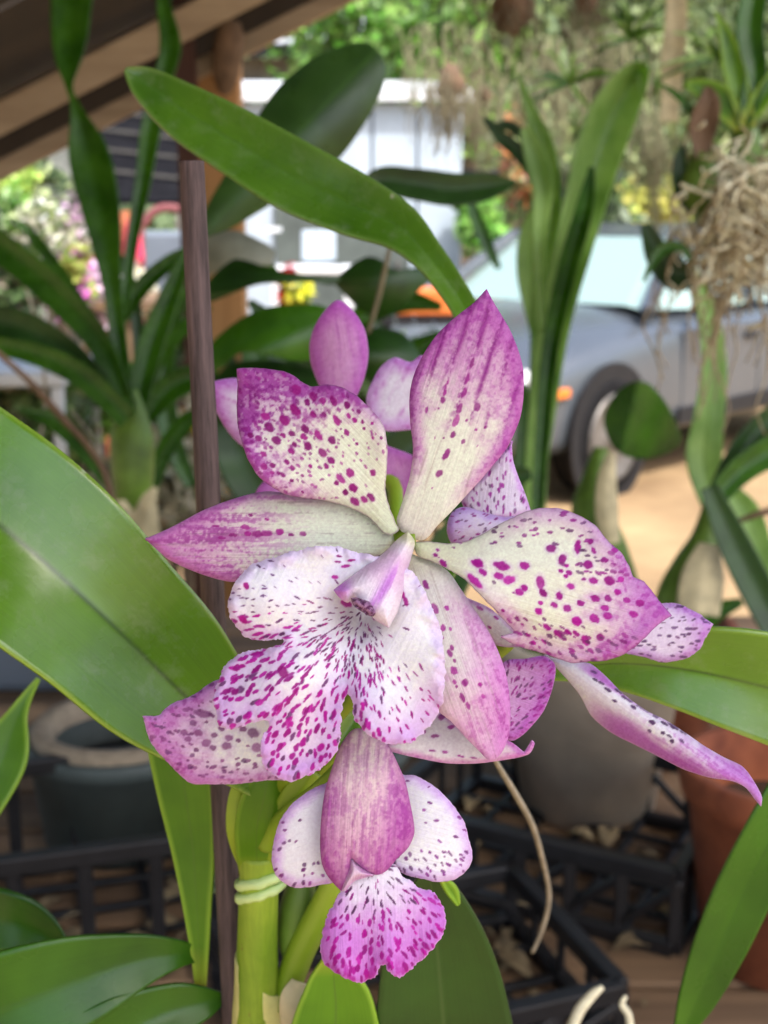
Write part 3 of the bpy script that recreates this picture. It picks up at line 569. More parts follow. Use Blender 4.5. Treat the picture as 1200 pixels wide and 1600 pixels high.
def pu(X, Y, s, t, E):
    n = fbm(X*.06, Y*.06, 70); st = aniso(X, Y, s, t, 13, 9, 71); ln = veins(s, t, 11, 72, .05)
    c = np.tile(np.array((250, 230, 216.)), (len(X), 1))
    b = np.clip(.04+ss(.2, 1.0, t)*.6+ss(.2, .8, np.abs(s))*.75, 0, 1)
    c = mix(c, (192, 92, 178), b*.85); c = mix(c, (168, 56, 156), ss(.46, .60, st)*.6*(.35+.65*b)); c = mix(c, (222, 170, 196), ss(.55, .72, fbm(X*.13, Y*.07, 74))*.38*(1-ss(.75, 1, t)))
    c = mix(c, (132, 50, 112), ln*ss(.4, .6, n)*.18); c = mix(c, (160, 60, 146), ss(.8, 1.0, t)*.4)
    return mix(c, (176, 96, 160), (1-ss(0, 4, E))*.5)
sheet('sepal', PU, (570, 1140), (555, 1390), lambda X, Y, s, t, E: 218-7*np.sin(np.clip(t, 0, 1)*2.4)+3.6*s*s, pu, fl_low, M['petal'], seed=18, label='arched purple hood sepal over the lower lip')
PK0 = z5([(476,572),(500,598),(540,628),(565,642),(530,652),(490,665),(455,700),(440,702),(452,660),(466,620)])
sheet('lip_throat', PK0, (545, 1340), (535, 1390), lambda X, Y, s, t, E: 212.5-1.5*np.clip(E/8, 0, 1), pgen((238, 206, 226), (214, 150, 208), (200, 120, 196), None, (545, 1340), 8, (1.5, 2, 0)), fl_low, M['lip'], step=1.2, seed=19)

# ---- flower at the right, turned away
fl_right = ped([(800, 985, 13, .236), (790, 1010, 11, .238), (720, 1060, 10, .243), (600, 1130, 11, .252), (470, 1220, 13, .264)], 'flower at the right, turned away, with a long drooping petal')
PK = z4([(500,385),(540,398),(600,406),(645,414),(690,450),(750,510),(820,560),(880,590),(950,635),(1000,670),(1060,705),(1120,735),(1152,775),(1181,830),(1179,862),(1160,840),(1130,802),(1090,782),(1020,771),(940,746),(860,706),(780,666),(710,630),(650,580),(610,510),(560,450)])
def pk(X, Y, s, t, E):
    n = fbm(X*.05, Y*.05, 80); st = aniso(X, Y, s, t, 9, 7, 81); c = np.tile(np.array((244, 240, 244.)), (len(X), 1))
    d = (Y-(1020+(X-850)*.64))
    c = mix(c, (204, 120, 212), ss(.5, .9, t+.3*(n-.5))*.8); c = mix(c, (200, 110, 208), ss(.42, .85, -s*0+np.clip((d+14)/60, 0, 1)+.3*(n-.5))*ss(.18, .4, t)*.85)
    c = mix(c, (186, 84, 190), ss(.5, .66, st)*ss(.3, .7, t)*.5)
    c = mix(c, (196, 110, 200), ss(-6, -16, d)*(1-ss(.35, .6, t))*ss(.08, .2, t)*.9)
    c = apply_spots(c, X, Y, spots_from([(655,440,8,2.4),(680,475,8,2.6),(700,495,9,2.6),(735,500,10,3),(660,465,7,2),(720,530,7,2),(752,520,9,3),(780,550,9,1.6),(768,528,9,2.4),(820,560,10,2.4),(850,577,9,1.6),(838,597,10,1.6),(875,600,9,2.6),(905,610,12,3.2),(830,625,7),(872,630,7),(900,656,7),(800,548,8,3),(935,628,9,2.4),(890,640,7,2.4),(930,655,7,2)], z4), (850, 1020), (92, 60, 100), seed=83)
    return mix(c, (236, 216, 238), (1-ss(0, 3, E))*.5)
sheet('petal', PK, (855, 1026), (1189, 1258), lambda X, Y, s, t, E: 226-12*t+6*t*t+7*s*s+2.5*s, pk, fl_right, M['petal'], seed=20, label='long drooping lilac and white petal with rolled edge')
PL = z4([(700,300),(800,240),(880,225),(920,228),(970,250),(1031,290),(1012,320),(985,370),(950,395),(880,410),(820,396),(750,380),(680,360)])
sheet('petal', PL, (940, 1000), (1115, 975), lambda X, Y, s, t, E: 228+3*t+2*s*s, pgen((240, 226, 244), (206, 146, 220), (190, 104, 204), None, (850, 1000), 20, (.6, 1, .5), lambda x, y, r: .75, 86, (96, 60, 110), 2.2, 2.6, 11, PL), fl_right, M['petal'], seed=21, frill=.8)
PM = z2([(478,610),(470,640),(440,660),(400,720),(350,770),(290,840),(330,900),(440,915),(552,888),(530,820),(502,750),(484,690)])
sheet('lip', PM, (780, 860), (798, 690), lambda X, Y, s, t, E: 232+2*s*s+3*t, pgen((246, 232, 246), (214, 150, 226), (190, 90, 196), None, (780, 900), 10, (.75, 1.1, .9), lambda x, y, r: .8, 88, (158, 24, 146), 2.2, 2.5, 10, PM), fl_right, M['lip'], seed=22)
PN = z2([(236,965),(240,920),(258,885),(300,868),(350,880),(400,895),(450,905),(520,900),(480,960),(380,1010),(260,1010)])
sheet('lip_side_lobe', PN, (800, 830), (700, 820), lambda X, Y, s, t, E: 228+2*s*s, pgen((240, 226, 248), (212, 168, 236), (204, 150, 230), None, (800, 790), 16, (.6, 1, .5), lambda x, y, r: .6, 90, (156, 26, 140), 2.6, 2.0, 9, PN), fl_right, M['lip'], seed=23)
PO = z4([(240,200),(270,212),(330,240),(390,290),(440,330),(480,345),(420,362),(350,355),(300,300),(240,250)])
sheet('sepal', PO, (720, 930), (830, 1005), lambda X, Y, s, t, E: 224+4*t+1.5*s*s, pgen((242, 238, 240), (210, 150, 206), (190, 90, 180), spots_from([(300,240,9,2),(350,270,8,2),(330,300,6,2)], z4), (700, 920), 8, (1.2, 2, 0)), fl_right, M['petal'], seed=24)

# ---- flower behind, out of focus
fl_back = ped([(585, 690, 13, .312), (592, 740, 12, .310), (618, 770, 12, .305), (600, 900, 13, .292), (500, 1130, 15, .285), (420, 1290, 18, .282)], 'lilac flower behind the largest one, slightly out of focus')
def bk(base, edge, src): return pgen(base, edge, (190, 90, 184), None, src, 30, (.7, 1.1, .5), stripes=7, seed=95)
QP = z1([(790,93),(740,130),(700,190),(680,260),(685,330),(710,400),(750,470),(800,560),(850,470),(885,390),(902,300),(890,210),(850,140)])
sheet('sepal', QP, (560, 680), (529, 468), lambda X, Y, s, t, E: 312-3*t+4*s*s, bk((220, 160, 206), (196, 94, 192), (560, 680)), fl_back, M['petal'], step=2.5)
QQ = z1([(1100,300),(1060,325),(1000,308),(950,340),(920,390),(895,450),(900,520),(950,580),(1060,580),(1200,560),(1220,400),(1160,330)])
sheet('petal', QQ, (590, 690), (660, 560), lambda X, Y, s, t, E: 308+3*s*s, bk((238, 228, 236), (208, 140, 216), (590, 690)), fl_back, M['petal'], step=2.5)
QR = z1([(303,410),(335,394),(405,385),(480,400),(600,480),(800,600),(820,660),(640,670),(480,665),(420,635),(370,580),(330,510),(310,450)])
sheet('petal', QR, (545, 690), (326, 600), lambda X, Y, s, t, E: 310+3*s*s, bk((238, 226, 236), (202, 122, 206), (545, 690)), fl_back, M['petal'], step=2.5)
QS = z1([(930,620),(975,640),(1055,670),(1100,700),(1060,800),(1022,872),(990,862),(965,780),(920,700)])
sheet('sepal', QS, (590, 690), (620, 790), lambda X, Y, s, t, E: 307-3*s*s, bk((216, 150, 204), (196, 100, 192), (590, 690)), fl_back, M['petal'], step=2.5)
QT = z1([(700,640),(800,660),(850,740),(700,850),(500,860),(480,810),(560,730)])
sheet('sepal', QT, (560, 700), (410, 780), lambda X, Y, s, t, E: 314+3*s*s, bk((220, 160, 210), (200, 110, 198), (560, 700)), fl_back, M['petal'], step=2.5)
# ---------------------------------------------------------------- leaves, stem and stake of the orchid
def leafsheet(pts, base, tip, depth, mat, step=4, thick=.0007, parent=None, label=None, name='leaf'):
    return sheet(name, pts, base, tip, depth, None, parent or orchid, mat, step=step, thick=thick, label=label)
# broad leaf at the left, runs from the sheath out of the frame
ribbon('leaf', [(455,1262,14,.268),(410,1218,34,.262),(352,1150,78,.254),(262,1062,118,.246),(170,972,132,.240),(70,880,148,.236),(-40,790,150,.236),(-170,690,130,.240),(-330,590,60,.250)], M['leaf_front'], orchid, keel=.26, n=90, m=31, label='broad glossy leaf at the left with a sunken midrib', tilt=.38)
ribbon('leaf', [(313,1552,8,.300),(312,1500,13,.298),(308,1420,22,.295),(302,1330,34,.292),(290,1240,44,.288),(276,1150,48,.285),(262,1060,40,.285)], M['leaf_bright'], orchid, keel=.3, n=50, label='narrow strap leaf beside the stake')
ribbon('leaf', [(316,1492,10,.300),(280,1490,22,.295),(220,1500,42,.290),(130,1530,70,.285),(20,1570,86,.282),(-110,1620,90,.285),(-260,1680,50,.29)], M['leaf_mid'], orchid, keel=.22, n=60, m=17, label='leaf sweeping left from a yellowing base, lower left corner')
ribbon('leaf', [(352,1558,6,.30),(320,1566,26,.296),(270,1580,44,.292),(190,1620,62,.286),(80,1690,70,.285),(-60,1780,50,.29)], M['leaf_mid'], orchid, keel=.3, n=50, label='shorter leaf under the one with the yellowing base')
ribbon('leaf', [(110,1490,6,.325),(60,1455,34,.325),(10,1440,48,.325),(-90,1430,56,.33),(-200,1430,30,.33)], M['leaf_mid'], orchid, keel=.2, n=40)
ribbon('leaf', [(-60,1330,18,.34),(0,1190,40,.345),(30,1110,14,.35),(60,1060,3,.352)], M['leaf_bright'], orchid, keel=.2, n=36)
# right leaf
ribbon('leaf', [(820,1052,12,.262),(900,1040,26,.258),(980,1036,46,.252),(1070,1045,66,.247),(1170,1066,82,.244),(1290,1100,88,.246),(1430,1150,50,.25)], M['leaf_front'], orchid, keel=.30, n=60, m=21, tilt=.25, label='broad leaf at the right edge below the spotted petals')
ribbon('leaf', [(1066,1612,14,.34),(1090,1560,30,.335),(1125,1480,42,.33),(1165,1390,46,.325),(1215,1290,44,.32),(1270,1180,36,.32),(1330,1060,14,.32)][::-1], M['leaf_mid'], orchid, keel=.35, n=60, m=17, label='dark glossy leaf at the lower right corner')
ribbon('leaf', [(668,1352,5,.262),(676,1400,44,.264),(682,1470,78,.268),(690,1560,100,.272),(700,1680,110,.278),(710,1800,80,.285)], M['leaf_dark'], orchid, keel=.2, n=50, m=21, label='dark green leaf behind the lower flower')
ribbon('leaf', [(690,1372,5,.258),(706,1392,9,.259),(716,1414,3,.260)], M['leaf_bright'], orchid, keel=.5, n=20, m=7)
ribbon('leaf', [(520,1490,10,.268),(522,1530,40,.270),(525,1580,62,.272),(520,1680,80,.276),(510,1800,60,.28)], M['leaf_bright'], orchid, keel=.2, n=40, m=17, label='yellow green leaf under the lower flower')
# the long leaf over the top and the stems
ribbon('leaf', [(196,108,4,.36),(225,128,26,.358),(290,175,44,.352),(370,222,52,.346),(460,275,56,.340),(550,318,50,.335),(620,352,38,.330),(665,395,26,.326),(700,440,22,.323),(735,500,20,.318),(760,580,18,.312),(740,800,16,.30),(600,1050,16,.29),(470,1250,14,.28)], M['leaf_long'], orchid, keel=.42, n=110, m=21, tilt=-.12, label='long arching leaf above the flowers, pointing to the upper left')
tube('stem', [(405,1330,30,.277),(404,1400,31,.281),(402,1480,32,.286),(402,1560,35,.291),(404,1700,38,.299),(406,1900,36,.312),(408,2100,30,.325)], M['cane'], orchid, 40, 20, label='thick yellow green stem held by plastic ties')
tube('stem', [(400,1345,17,.277),(420,1280,17,.274),(450,1220,15,.268),(500,1150,13,.258),(560,1080,12,.25)], M['stem'], orchid, 24, 12)
V = []; F = []; rows = 14; seg = 28
for i in range(rows):
    for j in range(seg):
        a = 2*math.pi*j/seg; f = i/(rows-1); ytop = 1520+34*math.cos(a-.6); yy = ytop+(1900-ytop)*f; D0 = .281+(yy-1400)*.0000625; r = (36.5+4*min(1, f*4)+1.2*math.sin(5*a+i))
        V.append(P(403+r*math.cos(a), yy+6*math.sin(a), D0-r*D0/FPX*math.sin(a)))
F = [(i*seg+j, i*seg+(j+1) % seg, (i+1)*seg+(j+1) % seg, (i+1)*seg+j) for i in range(rows-1) for j in range(seg)]
M['sheath_y'] = mat_plain('yellow sheath', L3(206, 202, 128), .7, .25, 60, bump=.0006, bscale=120)
solid(mesh_obj('sheath', V, F, M['sheath_y'], orchid, label='papery yellow sheath round the stem'), .0006)
ribbon('bract', [(384,1352,10,.282),(374,1325,12,.274),(370,1290,16,.268),(372,1245,14,.266),(378,1210,6,.264)], M['stem'], orchid, keel=-.3, n=24)
ribbon('bract', [(402,1362,28,.281),(401,1330,31,.2722),(402,1290,34,.266),(412,1250,34,.262),(420,1210,20,.26)], M['leaf_bright'], orchid, keel=-.4, n=24)
ribbon('bract', [(412,1358,22,.281),(426,1330,24,.272),(446,1290,26,.265),(466,1245,26,.259),(490,1205,14,.256)], M['stem'], orchid, keel=-.4, n=24)
tube('bud_shoot', [(452,1512,6,.29),(456,1470,22,.29),(464,1420,28,.289),(472,1380,22,.288),(480,1330,6,.287)], M['bulb'], orchid, 24, 14)
tube('bud_shoot', [(440,1570,20,.292),(468,1490,23,.288),(498,1430,22,.284),(520,1380,18,.28),(530,1330,8,.277)], M['stem'], orchid, 24, 14)
ribbon('sheath', [(470,1660,24,.288),(468,1600,28,.286),(462,1560,24,.285),(470,1535,14,.284)], M['sheath'], orchid, keel=-.5, n=24, wave=.4, label='dry papery scrap at the foot of the shoots')
# pot of the orchid, below the frame
def pot(name, c, r, h, wall, mat, label, taper=.78, rim=.012, rimh=.02, cat='pot', soil=None, parent_only=False, lift=.65):
    e = empty(name, Vector(c), label, cat); mb = MB(); rb = r*taper
    mb.lathe(c, [(0, .001), (rb, .001), (rb+(r-rb)*((h-rimh)/h), h-rimh), (r+rim*.5, h-rimh+.001), (r+rim, h-rimh*.5), (r+rim*.9, h-.002), (r+rim*.4, h), (r-wall, h), (r-wall-.002, h-.004), (r-wall-.01, h*lift-.002)], 56)
    mb.build('pot_body', mat, e, True)
    if soil is not None:
        mb = MB(); mb.lathe(c, [(0, h*lift+.004), ((r-wall)*.5, h*lift+.006), (r-wall-.004, h*lift)], 40); mb.build('potting_mix', soil, e, True)
    return e
M['bark'] = mat_plain('bark chips', L3(74, 54, 40), .9, .6, 60, bump=.01, bscale=60)
M['black'] = mat_plain('black plastic', (.010, .010, .012, 1), .45, .3, 30)
M['stakewood'] = M['stake']
foot = P(405, 1600, .30)-Vector((0, 0, .12))
e = pot('plant_pot', (foot.x, foot.y, 1.07), .062, .125, .003, M['black'], 'small black pot holding the spotted orchid, below the picture', soil=M['bark'], lift=.9)
# stake and ties
a = P(302, 305, .262); b = P(366, 1610, .300); d = (b-a); b2 = a+d*1.62
V, F = tube_v([tuple(a)+(.0024,), tuple(a+d*.002)+(.0026,), tuple(a+d*.5)+(.00265,), tuple(b)+(.0027,), tuple(b2)+(.0027,)], 60, 16, True, .06)
st_ = mesh_obj('plant_stake', V, F, M['stake'], None, label='thin purple brown wooden stake standing beside the orchid stem', cat='stake')
def tie(pts, mat, lab): 
    e = empty('plant_tie', P(pts[0][0][0], pts[0][0][1], pts[0][0][3]), lab, 'plant tie', 'plastic ties round stem and stake')
    for q in pts: tube('strand', q, mat, e, 24, 10)
def ring(cx, cy, rx, D, w, tilt):
    out = []
    for i in range(13):
        a = math.pi*(1.06-1.12*i/12)
        out.append((cx+rx*math.cos(a), cy-tilt*math.cos(a)+8*math.sin(a)+R.uniform(-1.3, 1.3), w*R.uniform(.85, 1.15), D-rx*D/FPX*math.sin(a)*1.0))
    return out
tie([ring(407, 1372, 34, .2795, 8.2, 9), ring(407, 1391, 34, .2805, 8.2, 11)], M['tie'], 'pale green plastic tie wound twice round the thick stem')
tie([ring(347, 1366, 21, .2975, 7, -10), ring(347, 1386, 21, .2985, 7, -10)], M['tie2'], 'dull grey green plastic tie on the stake')
# ---------------------------------------------------------------- more materials
def mat_foliage(name, trans=.3):
    k = NT(name); a = k.n('ShaderNodeAttribute', attribute_name='pigment'); k.l(a.outputs['Color'], k.b.inputs['Base Color']); k.b.inputs['Roughness'].default_value = .45
    tr = k.n('ShaderNodeBsdfTranslucent'); k.l(a.outputs['Color'], tr.inputs['Color']); mx = k.n('ShaderNodeMixShader'); mx.inputs[0].default_value = trans
    k.l(k.b.outputs[0], mx.inputs[1]); k.l(tr.outputs[0], mx.inputs[2]); k.l(mx.outputs[0], k.out.inputs['Surface']); return k.m
M['foliage'] = mat_foliage('foliage')
M['earth'] = mat_plain('sandy earth', L3(140, 112, 78), .95, .22, .9, bump=.02, bscale=14, c2=L3(176, 148, 108))
M['hill'] = mat_plain('wooded slope', L3(84, 100, 62), .95, .5, .5, bump=.3, bscale=2)
M['trunk'] = mat_plain('bark', L3(98, 84, 68), .9, .35, 12, bump=.01)
M['wood_pale'] = mat_wood('pale timber', L3(140, 122, 100), L3(182, 164, 138), .75, 'X')
M['wood_post'] = mat_wood('post timber', L3(150, 108, 62), L3(196, 150, 98), .75, 'Z')
M['wood_bench'] = mat_wood('weathered planks', L3(92, 72, 54), L3(148, 120, 90), .85, 'X', .7)
M['roof_under'] = mat_plain('roof underside', L3(48, 40, 32), .8, .4, 6)
M['steel_brown'] = mat_plain('brown painted steel', L3(62, 34, 26), .5, .25, 10)
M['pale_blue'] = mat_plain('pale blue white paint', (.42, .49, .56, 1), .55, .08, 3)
M['grey_green'] = mat_plain('grey green panel paint', L3(84, 92, 88), .7, .3, 4)
M['white_paint'] = mat_plain('white paint', (.74, .76, .78, 1), .5, .08, 3)
M['metal_roof'] = mat_plain('white metal roof', (.70, .72, .74, 1), .4, .1, 2)
M['grey_roof'] = mat_plain('grey roof', L3(120, 116, 110), .8, .3, 5)
M['shade_cloth'] = mat_plain('black shade cloth', (.010, .010, .012, 1), .95, .4, 12, spec=.05)
M['batten'] = mat_plain('grey batten', L3(92, 90, 86), .8, .2, 10, spec=.1)
M['grey_wood'] = mat_plain('grey weathered slats', L3(128, 132, 126), .85, .35, 14)
M['terracotta'] = mat_plain('terracotta', L3(116, 58, 36), .85, .2, 22, bump=.002, bscale=60, c2=L3(170, 98, 64), detail=9)
M['clay_pale'] = mat_plain('pale clay', L3(200, 186, 168), .9, .2, 14, bump=.003, bscale=50)
M['pot_grey'] = mat_plain('grey green plastic pot', L3(74, 84, 82), .55, .25, 20)
M['fibre'] = mat_plain('fibre ring', L3(150, 136, 116), .95, .25, 60, bump=.004, bscale=120)
M['bin'] = mat_plain('blue grey plastic', L3(110, 120, 132), .5, .1, 6)
M['pink'] = mat_plain('pink plastic', L3(214, 60, 96), .45, .1, 10)
M['faded'] = mat_plain('faded pink paint', L3(132, 76, 78), .7, .2, 10)
M['orange'] = mat_plain('orange plastic', L3(226, 120, 54), .45, .12, 10)
M['yellow'] = mat_plain('yellow petals', L3(226, 214, 60), .6, .15, 30)
M['red'] = mat_plain('red petals', L3(188, 36, 40), .6, .15, 30)
M['dead'] = mat_plain('dead leaf', L3(112, 90, 70), .85, .35, 40, bump=.002)
M['moss'] = mat_plain('hanging moss', L3(120, 112, 88), .95, .35, 30)
M['blackrubber'] = mat_plain('rubber', (.010, .010, .011, 1), .9, .3, 20, spec=.1)
M['trim'] = mat_plain('dark trim', (.014, .014, .016, 1), .6, .2, 20, spec=.25)
M['rim'] = mat_plain('wheel rim', (.14, .13, .12, 1), .5, .35, 8, metal=.4)
M['paint'] = mat_plain('silver car paint', (.10, .115, .135, 1), .24, .06, 3, metal=.35, spec=.8)
k = NT('car glass'); k.b.inputs['Base Color'].default_value = (.30, .42, .38, 1); k.b.inputs['Roughness'].default_value = .05; k.b.inputs['Metallic'].default_value = .0; k.b.inputs['Specular IOR Level'].default_value = 1.0; k.b.inputs['Coat Weight'].default_value = 1.0
M['glass'] = k.m
M['lamp'] = mat_plain('lamp glass', (.8, .8, .78, 1), .1, .05, 20); M['amber'] = mat_plain('amber lens', (.75, .2, .03, 1), .2, .1, 20)

def G(px, py, z=0.0):
    """where the ray through a photo pixel meets the level z"""
    d = P(px, py, 1.0)-CAM; return CAM+d*((z-CAM.z)/d.z)
def at_y(px, py, y):
    d = P(px, py, 1.0)-CAM; return CAM+d*(y/d.y)

# ---------------------------------------------------------------- ground and hill
n = 60; V = []; F = []
for i in range(n+1):
    for j in range(n+1):
        x = (i/n-.5); y = (j/n-.5); x = x*abs(x)*800; y = y*abs(y)*800+10
        V.append((x, y, .02*mnoise.noise(Vector((x*.35, y*.35, 0)))-.02))
F = [(i*(n+1)+j, (i+1)*(n+1)+j, (i+1)*(n+1)+j+1, i*(n+1)+j+1) for i in range(n) for j in range(n)]
mesh_obj('ground', V, F, M['earth'], kind='structure')
V = []; F = []; n = 40
for i in range(n+1):
    for j in range(13):
        x = (i/n-.5)*120; y = 24+j*4; z = -1+j*1.5+2.0*mnoise.noise(Vector((x*.08, y*.1, 3)))+(.6*mnoise.noise(Vector((x*.5, y*.5, 1))))
        V.append((x, y, z))
F = [(i*13+j, (i+1)*13+j, (i+1)*13+j+1, i*13+j+1) for i in range(n) for j in range(12)]
mesh_obj('hill', V, F, M['hill'], kind='structure')

# ---------------------------------------------------------------- roof corner, post
def roofpt(px, py, y): return at_y(px, py, y)
rA = at_y(-120, 262, 2.75); rB = at_y(560, -86, 2.75); rd = (rB-rA).normalized(); nrm = Vector((-rd.z, 0, rd.x))
shelter = empty('shelter', (rA.x, 2.75, 0), 'timber shelter corner with dark roof and pale rafter, upper left', 'shelter')
mb = MB(); mb.bar(rA+nrm*.02, rB+nrm*.02, .045, .062, up=(0, -.3, 1)); mb.build('rafter', M['wood_pale'], shelter, bevel=.004)
mb = MB(); o = Vector((0, .10, 0)); mb.bar(rA-nrm*.052+o, rB-nrm*.052+o, .03, .05); mb.build('fascia_board', M['wood_pale'], shelter, bevel=.003)
mb = MB(); o = Vector((0, .06, 0)); mb.bar(rA-nrm*.018+o, rB-nrm*.018+o, .02, .05); mb.build('dark_gap_strip', M['roof_under'], shelter)  # added dark strip standing in for the shaded gap between rafter and fascia
rE = rB+rd*1.9; rS = rA-rd*.5
for k in range(5):
    y0 = -.5+k*.69; mb = MB()
    a = Vector((rS.x, y0, rS.z))+nrm*.075; b = Vector((rE.x, y0, rE.z))+nrm*.075; w = Vector((0, .67, 0)); u = nrm*.012
    mb.add([a, b, b+w, a+w, a+u, b+u, b+w+u, a+w+u], [(0, 3, 2, 1), (4, 5, 6, 7), (0, 1, 5, 4), (1, 2, 6, 5), (2, 3, 7, 6), (3, 0, 4, 7)])
    mb.build('roof_panel', M['roof_under'], shelter)
for y0 in (1.9, 1.0):
    mb = MB(); a = Vector((rS.x, y0, rS.z))+nrm*.04; b = Vector((rE.x, y0, rE.z))+nrm*.04; mb.bar(a, b, .045, .06); mb.build('rafter', M['roof_under'], shelter)
pc_ = at_y(345, 300, 2.9); top = 2.15
mb = MB(); mb.box((pc_.x, 2.9, top/2), (.098, .09, top)); mb.build('post', M['wood_post'], shelter, bevel=.004)
sp_ = at_y(297, 300, 2.8); mb = MB(); mb.box((sp_.x, 2.80, 1.0), (.042, .04, 2.0)); mb.build('steel_post', M['steel_brown'], None, label='thin dark brown steel upright beside the timber post', cat='post')
# bark slab hung on the post
b0 = at_y(356, 88, 2.80); V, F = [], []
mb = MB(); prof = [(0, -.078), (.016, -.07), (.028, -.035), (.032, 0), (.030, .035), (.02, .064), (0, .074)]
mb.lathe((0, 0, 0), prof, 18); mb.V = [Vector((v.x, v.y*.55, v.z))*(1+.10*mnoise.noise(Vector(v)*40)) for v in mb.V]; mb.V = [Vector((v.x+v.z*.12, v.y, v.z))+b0 for v in mb.V]
mb.build('bark_mount', M['dead'], None, True, label='oval brown bark mount hanging on the timber post', cat='bark mount')

# ---------------------------------------------------------------- foliage
def leafcloud(centres, n, size, cols, rng, flat=.0, droop=0.0, elong=1.6):
    """n leaf quads spread over ellipsoid clumps [(c, r(3))]"""
    g = np.random.RandomState(rng); w = np.array([r[0]*r[1]*r[2] for c, r in centres])**.67; w /= w.sum()
    ci = g.choice(len(centres), n, p=w); C = np.array([tuple(c) for c, r in centres])[ci]; Rr = np.array([r for c, r in centres])[ci]
    d = g.normal(size=(n, 3)); d /= np.linalg.norm(d, axis=1)[:, None]; rad = g.uniform(.25, 1, n)**.5
    p = C+d*Rr*rad[:, None]*(1+.25*g.normal(size=(n, 1)))
    nr = d*.6+g.normal(size=(n, 3))*.6+np.array((0, -.2, .5)); nr /= np.linalg.norm(nr, axis=1)[:, None]
    u = np.cross(nr, g.normal(size=(n, 3))+np.array((0, 0, droop))); u /= np.linalg.norm(u, axis=1)[:, None]+1e-9; v = np.cross(nr, u)
    s = size*g.uniform(.55, 1.3, n)[:, None]
    q = np.stack([p-u*s*elong*.5, p+v*s*.35, p+u*s*elong*.5, p-v*s*.35], 1).reshape(-1, 3)
    F = np.arange(n*4).reshape(n, 4)
    cl = np.array(cols)[g.randint(0, len(cols), n)]*g.uniform(.75, 1.25, (n, 1)); cl = lin(np.clip(cl, 0, 255))
    return q, F, np.repeat(cl, 4, 0)
def cloud_obj(name, centres, n, size, cols, rng, parent, **k):
    q, F, c = leafcloud(centres, n, size, cols, rng, **k); me = fast_mesh(name, q, F, c); me.materials.append(M['foliage'])
    o = bpy.data.objects.new(name, me); scene.collection.objects.link(o); return setup(o, parent)
GREENS = [(96, 126, 60), (118, 146, 76), (80, 108, 52), (140, 164, 96), (106, 134, 82)]
PALE = [(156, 172, 112), (176, 188, 136), (132, 152, 96), (146, 160, 116), (110, 128, 84)]
DEEP = [(60, 84, 44), (76, 100, 56), (92, 116, 66), (50, 70, 40)]
FRESH = [(112, 168, 60), (136, 188, 84), (90, 144, 48), (156, 196, 100)]
def tree(x, y, h, r, cols, label, seed, n=5200, leaf=.11, zlo=.25):
    g = random.Random(seed); e = empty('tree', (x, y, 0), label, 'tree', 'trees behind the yard')
    mb = MB(); mb.tube([(x, y, -.1, .16), (x+.1*g.uniform(-1, 1), y, h*.35, .12), (x+.2*g.uniform(-1, 1), y, h*.7, .07), (x, y, h*.95, .02)], n=14, seg=8, world=True)
    cs = []
    for k in range(16):
        a = g.uniform(0, 6.28); zz = h*g.uniform(zlo, 1.0); rr = r*g.uniform(.25, .95)*(1-.35*max(0, zz/h-.6)); c = Vector((x+math.cos(a)*rr, y+math.sin(a)*rr, zz))
        q = r*g.uniform(.30, .55); cs.append((c, (q, q, q*g.uniform(.6, .95))))
        if k < 10: z0 = zz*.6; mb.tube([(x, y, z0, .05), tuple((Vector((x, y, z0))+c)/2+Vector((0, 0, .1)))+(.03,), tuple(c)+(.01,)], n=6, seg=5, world=True)
    mb.build('trunk', M['trunk'], e, True); cloud_obj('crown', cs, n, leaf, cols, seed, e)
tree(-1.5, 19, 6.0, 2.6, DEEP, 'dark tree behind the white metal roof', 1)
tree(.75, 13.5, 5.2, 1.5, FRESH+GREENS, 'fresh green tree right of the white metal roof', 2, 5200, .13)
tree(2.4, 15.5, 5.6, 1.9, PALE, 'pale grey green tree in the upper middle', 3, 6500, .12, .15)
tree(4.3, 14.5, 5.4, 1.9, PALE+GREENS, 'pale bushy tree behind the car', 4, 6500, .12, .1)
tree(6.3, 16, 6, 2.2, GREENS, 'mid green tree at the far right', 5)
tree(-4.6, 20, 6, 2.6, DEEP+GREENS, 'dark tree at the far left behind the fence', 6)
tree(3.4, 20, 7, 3.0, DEEP+PALE, 'tall hazy tree rising behind the pale ones', 7, 6000, .15)
def shrub(px, py, y, r, cols, label, seed, n=900, leaf=.06, rz=None, name='shrub', ground=0.0):
    c = at_y(px, py, y); e = empty(name, (c.x, c.y, ground), label, 'shrub')
    mb = MB()
    for k in range(4): mb.tube([(c.x+.02*k, c.y, ground, .012), (c.x+.03*k-.04, c.y, (c.z+ground)/2, .009), (c.x+r*.3*(k-1.5), c.y, c.z, .004)], n=6, seg=5, world=True)
    mb.build('stems', M['trunk'], e, True)
    g = random.Random(seed); cs = [(c+Vector((g.uniform(-1, 1)*r*.6, g.uniform(-1, 1)*r*.5, g.uniform(-1, 1)*(rz or r)*.6)), (r*.5, r*.5, (rz or r)*.5)) for k in range(7)]
    cloud_obj('leaves', cs, n, leaf, cols, seed, e)
shrub(762, 370, 9.2, .22, FRESH, 'small bright green shrub beside the white shed', 11, rz=.3)
shrub(1010, 340, 12.2, .42, [(206, 206, 96), (222, 214, 120), (180, 190, 90)], 'yellow leaved shrub behind the car', 12, 1200, .09)
shrub(815, 250, 9.5, .16, [(196, 120, 70), (186, 106, 80), (170, 150, 90), (110, 130, 70), (120, 140, 90)], 'shrub with orange flowers behind the tall leaves', 13, 700, .07, .4)
shrub(905, 330, 11.5, .5, DEEP, 'dark shrub behind the car windscreen', 14, 1400, .1)

